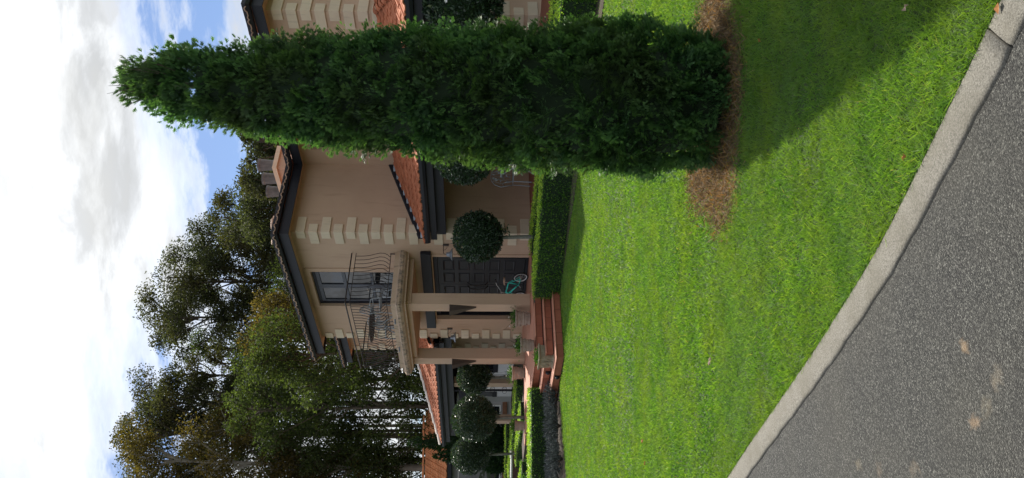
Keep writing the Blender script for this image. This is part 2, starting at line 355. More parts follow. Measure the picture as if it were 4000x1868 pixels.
lw = fix_normals(lw.build('lawn', MATS['lawn_soil'])); tag(lw, kind='structure')
kerb = empty('kerb'); tag(kerb, kind='structure')
arc = np.r_[0, np.cumsum(np.linalg.norm(np.diff(KE, axis=0), axis=1))]
j0 = arc[np.argmin(np.linalg.norm(KE - np.array([.70, 2.385]), axis=1))]
cuts = sorted([j0 + k * 4.3 for k in range(-2, 5)]); cuts = [c for c in cuts if .2 < c < arc[-1] - .2]
def kerb_at(a):
    return np.array([np.interp(a, arc, KE[:, 0]), np.interp(a, arc, KE[:, 1])]), np.array([np.interp(a, arc, KN[:, 0]), np.interp(a, arc, KN[:, 1])])
for a0, a1 in zip([0] + cuts, cuts + [arc[-1]]):
    mb = MB(); prev = None; prof = [(0, -.10), (.0, .000), (.012, .006), (KW * .5, .006), (KW - .02, .003), (KW - .008, .001), (KW - .003, -.003), (KW, -.010), (KW, -.05), (KW, -.10)]
    for a in np.linspace(a0 + .005, a1 - .005, max(4, int((a1 - a0) / .06))):
        p, n = kerb_at(a); wob = .003 * math.sin(a * 21) + .002 * math.sin(a * 47)
        row = [(p[0] + n[0] * (q + (wob if q > .06 else 0)), p[1] + n[1] * (q + (wob if q > .06 else 0)), z) for q, z in prof]
        if prev is not None:
            for i in range(len(prof) - 1): mb.quad(prev[i], row[i], row[i + 1], prev[i + 1])
        else: mb.quad(*row)
        prev = row
    mb.quad(*prev[::-1]); ko = weld0(mb.build('kerb_stone', MATS['kerb_concrete'], kerb)); ko.data.shade_smooth()

mulch_poly = [(1.95, 5.2), (1.72, 5.62), (1.5, 5.9), (.9, 6.05), (.55, 5.95), (.26, 5.86), (.22, 5.4), (.03, 5.2), (.24, 4.86), (.45, 4.83), (.66, 4.79), (.9, 4.71), (1.11, 4.73), (1.38, 4.83), (1.62, 5.0), (1.85, 5.05)]
mb = MB(); mb.quad(*[(x, y, .004) for x, y in mulch_poly]); mul = fix_normals(mb.build('mulch_bed', MATS['mulch'])); tag(mul, kind='structure')
def in_poly(P, poly):
    poly = np.asarray(poly); x, y = P[:, 0], P[:, 1]; ins = np.zeros(len(P), bool); k = len(poly)
    for i in range(k):
        x0, y0 = poly[i]; x1, y1 = poly[(i + 1) % k]
        c = ((y0 > y) != (y1 > y)); ins ^= c & (x < (x1 - x0) * (y - y0) / (y1 - y0 + 1e-12) + x0)
    return ins

# ------------------------------------------------------------------ house frame: X = along the front (to the left), Y = out of the front
P0 = (.122, 17.287, 0); HA = R(128.2)
hc, hs_ = math.cos(HA), math.sin(HA)
def wld(s, o, z=0): return Vector((P0[0] + s * hc - o * hs_, P0[1] + s * hs_ + o * hc, z))
def loc2(P): x = P[:, 0] - P0[0]; y = P[:, 1] - P0[1]; return np.stack([x * hc + y * hs_, -x * hs_ + y * hc], 1)
LC, LA, RW, LW2 = 4.5, -2.06, -4.33, 8.7
EZ, OV, SOF = 6.14, .45, 5.86
villa = empty('villa', P0, HA); tag(villa, 'two storey beige stucco villa with pale corner blocks, balcony and terracotta roofs', 'house')

# lawn outline on the house side (world)
lawn_far = [(-9, 12.5), (-5.2, 13.55), (-4.43, 14.21), (-3.79, 14.85), (-3.2, 15.4), (-2.9, 15.42), (-2.36, 14.72), (-2.06, 14.82), (-1.1, 15.55), (-.75, 15.15), (-.1, 14.48), (.63, 13.91), (1.21, 13.42), (3.36, 10.73), (5.5, 8.2), (9, 4.2)]
lawn_poly = [tuple(p) for p in KE] + lawn_far
def grass(zone, width, height, dens, quad):
    y0, y1 = zone
    n_try = int(dens * (y1 - y0) * (2 * (.36 * y1 + 1.5)))
    P = np.stack([RNG.uniform(-.36 * y1 - 1.5, .36 * y1 + 1.5, n_try), RNG.uniform(y0, y1, n_try)], 1)
    P = P[np.abs(P[:, 0]) < .36 * P[:, 1] + 1.5]
    P = P[in_poly(P, lawn_poly)]
    inm = in_poly(P + RNG.normal(size=P.shape) * .09, mulch_poly); P = P[~inm]
    n = len(P); P3 = np.c_[P, np.zeros(n)]
    tuft = vnoise(P3, 5.0, 3) + .7 * vnoise(P3, 1.7, 5) + .9 * vnoise(P3, 22.0, 6) * np.clip(1.6 - .14 * y0, .3, 1)
    h = height * RNG.uniform(.5, 1.35, n) * np.clip(1 + .24 * tuft, .35, 1.7)
    lean = RNG.normal(size=(n, 2)) * .55
    D = unit(np.c_[lean, np.ones(n)]); U = unit(np.cross(D, rand_dir(n)))
    w = (width * RNG.uniform(.7, 1.3, n))[:, None]
    tip = P3 + D * h[:, None] + np.c_[lean * h[:, None] * .35, -h[:, None] * .12 * np.ones((n, 1))]
    V = (np.stack([P3 - U * w * .5, P3 + U * w * .5, tip + U * w * .12, tip - U * w * .12], 1) if quad else np.stack([P3 - U * w * .55, P3 + U * w * .55, tip], 1)).reshape(-1, 3)
    r = np.clip(RNG.beta(2.2, 2.8, n) + .15 * tuft, 0, .97); r[RNG.random(n) < .006] = 1
    return V, r
near = [grass(z, w, h, d, True) for z, w, h, d in (((1.2, 3.6), .0034, .033, 22000), ((3.6, 5.2), .0044, .033, 14500))]
# a longer fringe hanging over the kerb
nf = 8000; a = RNG.uniform(.5, arc[-1] - 3, nf); p = np.stack([np.interp(a, arc, KE[:, i]) for i in (0, 1)], 1); nn = np.stack([np.interp(a, arc, KN[:, i]) for i in (0, 1)], 1)
p = p - nn * RNG.uniform(0, .03, nf)[:, None]; P3 = np.c_[p, np.zeros(nf)]
ov_ = .35 + .45 * vnoise(P3, 4, 6); D = unit(np.c_[nn * (RNG.uniform(-.5, .9, nf) + ov_)[:, None] + RNG.normal(size=(nf, 2)) * .6, np.ones(nf)]); U = unit(np.cross(D, rand_dir(nf))); h = (RNG.uniform(.015, .05, nf) * (.8 + .5 * ov_))[:, None]; w = .0034
tip = P3 + D * h - np.c_[np.zeros((nf, 2)), h * .3]
near.append((np.stack([P3 - U * w * .5, P3 + U * w * .5, tip + U * w * .12, tip - U * w * .12], 1).reshape(-1, 3), RNG.beta(2, 2.6, nf) * .9))
gr = fast_mesh('grass', np.concatenate([v for v, _ in near]), 4, GRASS, np.concatenate([r_ for _, r_ in near])); tag(gr, 'short mown lawn grass along the kerb, with yellowish patches', 'grass', kind='stuff')
far = [grass(z, w, h, d, False) for z, w, h, d in (((5.2, 8), .0085, .035, 7000), ((8, 16), .014, .035, 2600))]
gr = fast_mesh('grass', np.concatenate([v for v, _ in far]), 3, GRASS, np.concatenate([r_ for _, r_ in far])); tag(gr, 'short mown lawn grass towards the hedges and steps', 'grass', kind='stuff')
# withered grass round the big cypress
nd = 22000; P = np.stack([RNG.uniform(0, 2, nd), RNG.uniform(4.6, 6.1, nd)], 1); P = P[in_poly(P + RNG.normal(size=P.shape) * .08, mulch_poly)]; n = len(P)
D = np.c_[RNG.normal(size=(n, 2)), RNG.uniform(.05, .8, n)]
dg = fast_mesh('withered_grass', leaf_quads(np.c_[P, np.full(n, .008)], D, RNG.uniform(.03, .085, n), .006), 4, DRY, np.clip(RNG.random(n) * .86 + .5 * np.clip(vnoise(np.c_[P, P[:, :1] * 0], 4, 9), 0, .3), 0, 1)); tag(dg, 'withered brown grass and litter under the tall cypress', 'grass', kind='stuff')
for k, (x, y, mt, sz) in enumerate([(-.83, 5.24, PALELEAF, .03), (.32, 2.82, DEADLEAF, .014), (1.15, 4.34, DEADLEAF, .016), (.88, 2.82, PALELEAF, .018), (-1.95, 7.41, DEADLEAF, .03), (-2.13, 7.29, DEADLEAF, .022)]):
    mb = MB(); a = k * 1.3
    ring = [(math.cos(a + t) * sz * (.6 if i % 2 else 1), math.sin(a + t) * sz * .55 * (.75 if i % 2 else 1), .008 * math.sin(3 * t)) for i, t in enumerate(np.linspace(0, 6.28, 9)[:-1])]
    for i in range(8): mb.quad((0, 0, .004), ring[i], ring[(i + 1) % 8])
    lf = mb.build('fallen_leaf', mt); lf.location = (x, y, .042); lf.rotation_euler = (.3, .2, 0)
    tag(lf, ['large pale fallen leaf lying on the open lawn', 'small orange fallen leaf on the lawn close to the kerb', 'small rusty leaf on the shaded lawn in front of the cypress', 'pale fallen leaf on the shaded lawn by the kerb joint', 'larger of two dark leaves on the lawn facing the grey shrubs', 'smaller of two dark leaves on the lawn facing the grey shrubs'][k], 'leaf', 'fallen leaves on the lawn')
# kerbside leaf
mb = MB().quad((0, 0, 0), (.02, -.01, .006), (.038, 0, .002), (.02, .012, .008)); kl = mb.build('fallen_leaf', DEADLEAF); kl.location = (.715, 2.34, .012); tag(kl, 'curled brown leaf lying on the concrete kerb', 'leaf', 'fallen leaves on the lawn')

# ------------------------------------------------------------------ villa walls
def part(mb, name, mt, parent=None, **kw): return mb.build(name, mt, parent or villa, **kw)
WT = .25
def front_wall(s0, s1, z0, z1, holes, o=0.0):
    """wall slab in the plane y=o with rectangular holes [(s0,s1,z0,z1)]"""
    mb = MB(); ss = sorted({s0, s1, *[h[0] for h in holes], *[h[1] for h in holes]}); zs = sorted({z0, z1, *[h[2] for h in holes], *[h[3] for h in holes]})
    for a, b in zip(ss, ss[1:]):
        for c, d in zip(zs, zs[1:]):
            if any(h[0] <= a and b <= h[1] and h[2] <= c and d <= h[3] for h in holes): continue
            mb.box(a, b, o - WT, o, c, d)
    return mb
FD = (.87, 3.57, .44, 2.76); BD = (1.50, 2.97, 3.6, 5.68)
def weld(o):
    import bmesh
    bm = bmesh.new(); bm.from_mesh(o.data); bmesh.ops.remove_doubles(bm, verts=bm.verts, dist=1e-4)
    kill = [f for f in bm.faces if any(g is not f and set(g.verts) == set(f.verts) for g in f.verts[0].link_faces)]
    bmesh.ops.delete(bm, geom=list(set(kill)), context='FACES'); bm.to_mesh(o.data); bm.free(); return o
wall = weld(part(front_wall(0, LC, 0, SOF + .02, [FD, BD]), 'front_wall', STUCCO))
part(MB().box(0, WT, LA - WT, -WT - .001, 0, SOF + .02), 'side_wall', STUCCO)
part(MB().box(LC - WT, LC, LA - WT, -WT - .001, 0, SOF + .02), 'side_wall', STUCCO)
RWIN = (-1.7, -.50, 3.9, 5.62)
weld(part(front_wall(RW, -.001, 0, SOF + .02, [RWIN], LA), 'wing_wall', STUCCO))
part(MB().box(RW, RW + WT, -9, LA - WT - .001, 0, SOF + .02), 'side_wall', STUCCO)
weld(part(front_wall(LC + .001, LW2, 0, SOF + .02, [(5.3, 6.5, .5, 2.6)], LA), 'wing_wall', STUCCO))
part(MB().box(LW2 - WT, LW2, -9, LA - WT - .001, 0, SOF + .02), 'side_wall', STUCCO)
part(MB().box(RW + .3, LW2 - .3, -9.2, -9, 0, SOF), 'back_wall', STUCCO)
part(MB().box(.3, LC - .3, -1.9, -1.8, .5, SOF), 'room_backdrop', BLACK)
part(MB().box(RW + .3, -.1, -4.0, -3.9, .5, SOF), 'room_backdrop', BLACK)
# raised plaster band framing the balcony door and the entrance
def frame_band(s0, s1, z0, z1, w, t, mt, name):
    mb = MB(); mb.box(s0 - w, s0, .001, t, z0, z1 + w); mb.box(s1, s1 + w, .001, t, z0, z1 + w); mb.box(s0, s1, .001, t, z1, z1 + w); return part(mb, name, mt)
frame_band(BD[0], BD[1], 3.62, BD[3], .13, .022, STUCCO, 'door_surround')
frame_band(FD[0], FD[1], .5, 2.755, .09, .02, STUCCO, 'door_surround')
# corner blocks
def quoin_mesh(la, lb, h=.2, t=.03):
    """L-shaped block round a corner at the origin: arm la along +x on the face y=0, arm lb along -y on the face x=0"""
    poly = [(-t, t), (la, t), (la, 0.001), (-.001, 0.001), (-.001, -lb), (-t, -lb)]
    mb = MB().prism(poly, 0, h); me = mb.mesh('quoin_block'); me.materials.append(QUOIN); return me
qa, qb = quoin_mesh(.21, .41), quoin_mesh(.40, .21)
for me in (qa, qb):
    import bmesh
    bm = bmesh.new(); bm.from_mesh(me); bmesh.ops.recalc_face_normals(bm, faces=bm.faces); bmesh.ops.bevel(bm, geom=list(bm.edges), offset=.005, segments=1, affect='EDGES'); bm.to_mesh(me); bm.free()
k = 0
zq = 5.83
qh = quoin_mesh(.40, .21, .03)
while zq > .45:
    a, b = (qb, qa) if k % 2 == 0 else (qa, qb)
    if zq + .2 < SOF:
        inst(a, villa, (0, 0, zq)); inst(a, villa, (RW, LA, zq))
        for (cx_, cy_) in ((LC, 0), (LW2, LA)):
            q = inst(a, villa, (cx_, cy_, zq)); q.scale = (-1, 1, 1)
    k += 1; zq -= .2785
# ------------------------------------------------------------------ roofs
def roll_tile(w, L, t=.022):
    """interlocking clay tile: flat pan, one raised roll, a nib at the lower edge"""
    prof = [(0, 0), (.10 * w, .030), (.20 * w, .036), (.32 * w, .026), (.42 * w, .004), (.70 * w, .002), (.80 * w, .018), (.92 * w, .016), (1.0 * w, .002)]
    mb = MB(); k = len(prof)
    for y, dz in ((0, 0), (L, .022)):
        mb.v += [(x, y, z + dz) for x, z in prof] + [(x, y, z + dz - t) for x, z in prof]
    for i in range(k - 1):
        mb.f += [(i, i + 1, 2 * k + i + 1, 2 * k + i), (k + i + 1, k + i, 3 * k + i, 3 * k + i + 1), (2 * k + i, 2 * k + i + 1, 3 * k + i + 1, 3 * k + i)]
    mb.f += [(0, 2 * k, 3 * k, k), (k - 1, 2 * k - 1, 4 * k - 1, 3 * k - 1)]
    me = mb.mesh('roof_tile'); me.materials.append(TERRA); return me
TW, TL, TE = .30, .40, .33
TILE_ME = roll_tile(TW, TL); DULL_ME = TILE_ME.copy(); DULL_ME.materials.clear(); DULL_ME.materials.append(DULL)
def ridge_mesh(mt, name='ridge_tile', L=.42, r=.095):
    mb = MB()
    for y, s in ((0, 1.0), (L, 1.12)):
        for i in range(7):
            t = math.pi * i / 6; mb.v.append((r * s * math.cos(t), y, r * s * .75 * math.sin(t) + (.02 if y else 0)))
        for i in range(7):
            t = math.pi * i / 6; mb.v.append((r * (s - .16) * math.cos(t), y, r * (s - .16) * .75 * math.sin(t) + (.02 if y else 0)))
    for i in range(6): mb.f += [(i, i + 1, 14 + i + 1, 14 + i), (14 + i, 14 + i + 1, 21 + i + 1, 21 + i), (7 + i + 1, 7 + i, 21 + i, 21 + i + 1), (i + 1, i, 7 + i, 7 + i + 1)]
    me = mb.mesh(name); me.materials.append(mt); return me
RIDGE_ME = ridge_mesh(TERRA); RIDGE_SUNLIT = ridge_mesh(RIDGE); RIDGE_DULL = ridge_mesh(DULL)
def tile_slope(parent, A, along, down, width, rows, keep, pitch, rz, mesh=None):
    """lay tiles from the eave point A (left end of the eave): along = unit vector of the eave, down = unit horizontal fall direction"""
    A = Vector(A); along = Vector(along); down = Vector(down); ct, st = math.cos(pitch), math.sin(pitch)
    for r_ in range(rows):
        d = TL + r_ * TE - .06
        for c in range(int(width / TW) + 1):
            p = A + along * (c * TW) - down * (d * ct); p.z += d * st + .028
            if keep(c * TW + TW / 2, d * ct - TL * .5): inst(mesh or TILE_ME, parent, p, (-pitch + random.gauss(0, .008), random.gauss(0, .006), rz + random.gauss(0, .006)))
def gutter(path, name='gutter', top=EZ, h=.13, w=.12):
    """square gutter with rolled lip along a polyline of eave-edge corners [(x,y,outx,outy)]"""
    mb = MB(); prof = [(0, -.02), (0, -h), (w * .75, -h), (w, -h * .55), (w, 0), (w - .02, 0.0), (w - .02, -.02)]
    rows = [[(x + ox * q, y + oy * q, top + z) for q, z in prof] for x, y, ox, oy in path]
    for a, b in zip(rows, rows[1:]):
        for i in range(len(prof) - 1): mb.quad(a[i], b[i], b[i + 1], a[i + 1])
    for rw in (rows[0], rows[-1]): mb.quad(*rw)
    return fix_normals(part(mb, name, TRIM))
def fascia(path, z0, z1, t=.03, name='fascia', mt=None):
    mb = MB()
    rows = [[(x, y, z0), (x, y, z1), (x - ox * t, y - oy * t, z1), (x - ox * t, y - oy * t, z0)] for x, y, ox, oy in path]
    for a, b in zip(rows, rows[1:]):
        for i in range(4): mb.quad(a[i], b[i], b[(i + 1) % 4], a[(i + 1) % 4])
    for rw in (rows[0], rows[-1]): mb.quad(*rw)
    return fix_normals(part(mb, name, mt or TRIM))
GO = OV - .12                       # the eave board; the gutter hangs in front of it
eave = [(LW2 + GO, -9, 1, 0), (LW2 + GO, LA + GO, 1, 1), (LC + GO, LA + GO, 1, 1), (LC + GO, GO, 1, 1), (-GO, GO, -1, 1), (-GO, LA + GO, -1, 1), (RW - GO, LA + GO, -1, 1), (RW - GO, -9, -1, 0)]
gutter(eave, top=EZ)
fascia(eave, 5.80, EZ - .135)
sof = [(x + ox * -.015, y + oy * -.015) for x, y, ox, oy in eave]
mb = MB(); mb.quad(*[(x, y, SOF) for x, y in sof]); fix_normals(part(mb, 'soffit', STUCCO))
PT = R(20); tp = math.tan(PT)
e = OV - .05
roof = MB(); hC = (LC / 2 + e) * tp; zb = EZ - .10
rA, rB = (LC / 2, e - (LC / 2 + e), zb + hC), (LC / 2, -6, zb + hC)
roof.quad((-e, e, zb), (LC + e, e, zb), rA)
roof.quad((-e, e, zb), rA, rB, (-e, -6, zb)); roof.quad((LC + e, e, zb), (LC + e, -6, zb), rB, rA)
yr = -5.4; hW = (LA + e - yr) * tp; zr = zb + hW
roof.quad((RW - e, LA + e, zb), (-e + .0, LA + e, zb), (LC / 2, yr, zr), (RW - e + (LA + e - yr), yr, zr)); roof.quad((RW - e, LA + e, zb), (RW - e + (LA + e - yr), yr, zr), (RW - e, -9.3, zb))
roof.quad((LC + e, LA + e, zb), (LW2 + e, LA + e, zb), (LW2 + e - (LA + e - yr), yr, zr), (LC / 2, yr, zr)); roof.quad((LW2 + e, LA + e, zb), (LW2 + e, -9.3, zb), (LW2 + e - (LA + e - yr), yr, zr))
mroof = fix_normals(part(roof, 'main_roof', TERRA))
eo = e + .0
tile_slope(mroof, (-eo, eo, zb), (1, 0, 0), (0, 1, 0), LC + 2 * eo, 3, lambda x, d: d < min(x, LC + 2 * eo - x) + .12, PT, 0, DULL_ME)
tile_slope(mroof, (-eo, LA + eo, zb), (0, 1, 0), (-1, 0, 0), -LA, 7, lambda x, d: d < (-LA - x) + .25, PT, R(90), DULL_ME)
tile_slope(mroof, (RW - eo, LA + eo, zb), (1, 0, 0), (0, 1, 0), -RW, 5, lambda x, d: d < x + .1, PT, 0, DULL_ME)
tile_slope(mroof, (LC + eo, LA + eo, zb), (1, 0, 0), (0, 1, 0), LW2 - LC, 3, lambda x, d: True, PT, 0, DULL_ME)
tile_slope(mroof, (LC + eo, eo, zb), (0, -1, 0), (1, 0, 0), -LA, 2, lambda x, d: d < x + .15, PT, R(-90), DULL_ME)
# hip caps
def hip_caps(parent, A, B, mesh, up=.05):
    A = Vector(A); B = Vector(B); d = (B - A); n = int(d.length / .38); d.normalize()
    rzz = math.atan2(-d.x, d.y); rx = math.asin(d.z)
    for i in range(n):
        p = B - d * (.38 * (n - i) - .0); p.z += up; inst(mesh, parent, p, (rx, 0, rzz), name='ridge_tile')
hip_caps(mroof, rA, (-eo + .15, eo - .15, zb), RIDGE_DULL, .03); hip_caps(mroof, rA, (LC + eo - .15, eo - .15, zb), RIDGE_SUNLIT, .03)
hip_caps(mroof, (RW - e + 3.2, LA + e - 3.2, zb + 3.2 * tp), (RW - eo + .1, LA + eo - .1, zb), RIDGE_DULL, .03)
# chimney with three pots
ch = part(MB().box(2.5, 4.2, -5.0, -4.3, 6.6, 7.52), 'chimney', STUCCO); 
mb = MB().box(2.42, 4.28, -5.08, -4.22, 7.38, 7.5); mb.build('chimney_cap', QUOIN, ch)
for sx in (2.78, 3.35, 3.92):
    mb = MB().lathe([(.155, 0), (.165, .05), (.15, .1), (.172, .42), (.185, .44), (.185, .5), (.15, .5), (.14, .3)], 18, (sx, -4.65, 7.52)); mb.build('chimney_pot', POTM, ch, smooth=False)
# downpipes
# verandah roofs either side of the projecting block
VT, VZ, VG = 3.72, 2.87, .20
vp = math.atan2(VT - VZ, VG - LA); vcos = math.cos(vp); span = VG - LA
def verandah(sgn, s_in, s_out):
    """lean-to from the inner side wall (s_in) to the hip past the wing corner (s_out)"""
    o_ = VG; so_ = s_out + sgn * span
    mb = MB(); zt = VT - .03; zg = VZ - .03
    mb.quad((s_in, LA, zt), (s_out, LA, zt), (so_, o_, zg), (s_in, o_, zg)); mb.quad((s_out, LA, zt), (s_out, LA - 4, zt), (so_, LA - 4, zg), (so_, o_, zg))
    rf = fix_normals(part(mb, 'verandah_roof', TERRA))
    wd = abs(so_ - s_in); rows = int(math.hypot(span, VT - VZ) / TE) + 1
    if sgn < 0: tile_slope(rf, (so_, o_ + .05, zg), (1, 0, 0), (0, 1, 0), wd - .02, rows, lambda x, d: d < min(x + .05, span - .1) and x < wd - .04, vp, 0)
    else: tile_slope(rf, (s_in + .01, o_ + .05, zg), (1, 0, 0), (0, 1, 0), wd, rows, lambda x, d: d < min(wd - x + .05, span - .1), vp, 0)
    hip_caps(rf, (s_out, LA, zt + .02), (so_, o_, zg + .02), RIDGE_ME if sgn < 0 else RIDGE_SUNLIT, .04)
    # step flashing up the side wall, and the lead strip beneath the tiles' edge
    mb = MB(); nst = 9
    for i in range(nst):
        y0 = o_ - .02 - span * i / nst; y1 = o_ - .02 - span * (i + 1) / nst; z0 = zg + (zt - zg) * i / nst
        mb.box(s_in + (sgn * .034), s_in + sgn * .13, y1, y0 - .004, z0 + .06, z0 + .125)
    mb.build('flashing', FLASH, rf)
    mb = MB(); mb.quad((s_in + sgn * .032, o_, zg + .03), (s_in + sgn * .032, LA, zt + .03), (s_in + sgn * .032, LA, zt + .15), (s_in + sgn * .032, o_, zg + .15)); mb.quad((s_in + sgn * .032, o_, zg + .15), (s_in + sgn * .032, LA, zt + .15), (s_in + sgn * .003, LA, zt + .17), (s_in + sgn * .003, o_, zg + .17))
    mb.build('flashing_strip', TRIM, rf)
    pth = [(s_in, o_, 0, 1), (so_, o_, sgn, 1), (so_, LA - 4, sgn, 0)]
    gutter(pth, 'verandah_gutter', VZ, .13, .11)
    fascia([(x - ox * .003, y - oy * .003, ox, oy) for x, y, ox, oy in pth], VZ - .27, VZ - .135, .04, 'verandah_fascia')
    fascia([(x - ox * .16, y - oy * .16, ox, oy) for x, y, ox, oy in pth], VZ - .46, VZ - .20, .14, 'verandah_beam')
    mb = MB(); mb.quad((s_in, o_ - .05, VZ - .15), (so_ - sgn * .05, o_ - .05, VZ - .15), (so_ - sgn * .05, LA - 4, VZ - .15), (s_out, LA - 4, VZ - .15), (s_out, LA, VZ - .15), (s_in, LA, VZ - .15)); part(mb, 'verandah_ceiling', TRIM)
    return rf
verandah(-1, -.001, RW); verandah(1, LC + .001, LW2)
# ------------------------------------------------------------------ balcony
BS0, BS1, BO, BZ0, BZ1 = .65, 3.86, 1.5, 3.28, 3.6
mb = MB()
prof = [(0, BZ0), (.0, BZ0 + .03), (.06, BZ0 + .06), (.10, BZ0 + .12), (.10, BZ0 + .18), (.05, BZ0 + .22), (.03, BZ1)]
pth = [(BS0 + .1, 0, -1, 0), (BS0 + .1, BO - .1, -1, 1), (BS1 - .1, BO - .1, 1, 1), (BS1 - .1, 0, 1, 0)]
rows = [[(x + ox * q, y + oy * q, z) for q, z in prof] for x, y, ox, oy in pth]
for a, b in zip(rows, rows[1:]):
    for i in range(len(prof) - 1): mb.quad(a[i], b[i], b[i + 1], a[i + 1])
mb.quad(*[r_[0] for r_ in rows]); mb.quad(*[r_[-1] for r_ in rows])
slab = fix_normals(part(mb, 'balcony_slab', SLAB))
mb = MB().box(BS0 + .32, BS1 - .32, .001, BO - .28, BZ0 - .10, BZ0 - .002); mb.build('underside_beam', STUCCO, slab)
for sx in (1.28, 2.5, 3.55): MB().tube([(sx, BO - .02, BZ1 - .06), (sx, BO + .10, BZ1 - .075)], .018, 8).build('drain_spout', GALV, slab)
rail = part(MB().tube([(BS0 + .11, .02, 4.6), (BS0 + .11, BO - .13, 4.6), (BS1 - .11, BO - .13, 4.6), (BS1 - .11, .02, 4.6)], .016, 6), 'balcony_railing', IRON)
for z in (4.5, 3.70): MB().tube([(BS0 + .11, .02, z), (BS0 + .11, BO - .13, z), (BS1 - .11, BO - .13, z), (BS1 - .11, .02, z)], .009, 6).build('rail', IRON, rail)
belly = [(0, 4.5), (.0, 4.40), (.004, 4.30), (.03, 4.18), (.085, 4.04), (.125, 3.93), (.115, 3.83), (.06, 3.765), (.012, 3.745), (0, 3.73), (0, 3.70)]
bal = MB().tube([(0, q, z) for q, z in belly], .0072, 5).mesh('baluster'); bal.materials.append(IRON)
for i in range(26): inst(bal, rail, (BS0 + .17 + i * (BS1 - BS0 - .34) / 25, BO - .13, 0))
for i in range(12): inst(bal, rail, (BS0 + .11, .10 + i * (BO - .3) / 11, 0), (0, 0, R(90)))
for i in range(12): inst(bal, rail, (BS1 - .11, .10 + i * (BO - .3) / 11, 0), (0, 0, R(-90)))
for (x, y) in ((BS0 + .11, .03), (BS0 + .11, BO - .13), (BS1 - .11, BO - .13), (BS1 - .11, .03), (1.7, BO - .13), (2.9, BO - .13)): MB().tube([(x, y, 3.6), (x, y, 3.72)], .014, 6).build('rail_post', IRON, rail)
# pillars
for sx in (1.0, 3.45):
    p_ = part(MB().box(sx, sx + .29, .95, 1.25, .5, BZ0 - .001), 'pillar', STUCCO, bevel=.006)
for sx in (7.35, 9.95): part(MB().box(sx, sx + .24, -.33, -.1, .3, VZ - .47), 'pillar', STUCCO, bevel=.006)
# balcony doors
bd = part(MB().box(BD[0], BD[0] + .07, -.16, -.06, 3.6, BD[3]).box(BD[1] - .07, BD[1], -.16, -.06, 3.6, BD[3]).box(BD[0] + .07, BD[1] - .07, -.16, -.06, BD[3] - .07, BD[3]), 'balcony_door', TRIM)
midx = (BD[0] + BD[1]) / 2
LEADM = simple('window_frame', (.055, .06, .075), (.075, .08, .10), 4, .45, .1, 60)
for a, b in ((BD[0] + .075, midx - .002), (midx + .002, BD[1] - .075)):
    mb = MB().box(a, a + .075, -.13, -.075, 3.61, BD[3] - .075).box(b - .075, b, -.13, -.075, 3.61, BD[3] - .075)
    for z0, z1 in ((3.61, 3.72), (4.24, 4.30), (4.90, 4.98), (BD[3] - .16, BD[3] - .075)): mb.box(a + .075, b - .075, -.13, -.075, z0, z1)
    lf = mb.build('door_leaf', LEADM, bd)
    for z0, z1 in ((3.72, 4.24), (4.30, 4.90), (4.98, BD[3] - .16)): MB().box(a + .075, b - .075, -.106, -.10, z0, z1).build('pane', GLASS, bd)
MB().tube([(midx + .04, -.07, 4.42), (midx + .04, -.04, 4.42), (midx + .16, -.04, 4.40)], .01, 6).build('handle', SILVER, bd)
# upper window of the right wing
rw_ = part(MB().box(RWIN[0], RWIN[0] + .07, LA - .16, LA - .08, RWIN[2], RWIN[3]).box(RWIN[1] - .07, RWIN[1], LA - .16, LA - .08, RWIN[2], RWIN[3]).box(RWIN[0] + .07, RWIN[1] - .07, LA - .16, LA - .08, RWIN[2], RWIN[2] + .07).box(RWIN[0] + .07, RWIN[1] - .07, LA - .16, LA - .08, RWIN[3] - .07, RWIN[3]), 'upper_window', TRIM)
MB().box(RWIN[0] + .07, RWIN[1] - .07, LA - .13, LA - .12, RWIN[2] + .07, RWIN[3] - .07).build('pane', GLASS, rw_)
# entrance: lintel beam, frame, sidelight, panelled double door
part(MB().box(.65, 3.85, .021, .13, 2.78, 3.02), 'lintel', TRIM, bevel=.008)
ent = part(MB().box(FD[0], FD[0] + .06, -.20, -.10, .5, 2.76).box(FD[1] - .06, FD[1], -.20, -.10, .5, 2.76).box(FD[0] + .06, FD[1] - .06, -.20, -.10, 2.66, 2.76).box(FD[0] + .06, FD[1] - .06, -.22, -.06, .5, .56), 'front_door', TRIM)
MB().box(FD[0] + .06, 1.12, -.16, -.15, .56, 2.66).build('sidelight_pane', GLASS, ent); MB().box(3.28, FD[1] - .06, -.16, -.15, .56, 2.66).build('sidelight_pane', GLASS, ent)
for a, b in ((1.12, 2.195), (2.205, 3.28)):
    lf = MB().box(a, b, -.19, -.14, .57, 2.655).build('door_leaf', DOOR, ent)
    wp = (b - a - .12) / 2 - .08
    for c in range(2):
        for r_ in range(5):
            x0 = a + .09 + c * (wp + .12); z0 = .80 + r_ * .365; pm = MB()
            x1, z1 = x0 + wp, z0 + .27; ft = -.140
            ring = lambda i, y: [(x0 + i, y, z0 + i), (x1 - i, y, z0 + i), (x1 - i, y, z1 - i), (x0 + i, y, z1 - i)]
            A_, B_, C_ = ring(0, ft + .001), ring(.02, ft + .018), ring(.045, ft + .004)
            for k in range(4): pm.quad(A_[k], A_[(k + 1) % 4], B_[(k + 1) % 4], B_[k]); pm.quad(B_[k], B_[(k + 1) % 4], C_[(k + 1) % 4], C_[k])
            pm.quad(*C_); fix_normals(pm.build('panel', DOOR, lf))
for sx in (2.12, 2.28): MB().tube([(sx, -.13, 1.95), (sx - .01, -.05, 1.88), (sx + .015, -.045, 1.7), (sx - .01, -.05, 1.52), (sx, -.13, 1.45)], .014, 6).build('handle', IRON, ent)
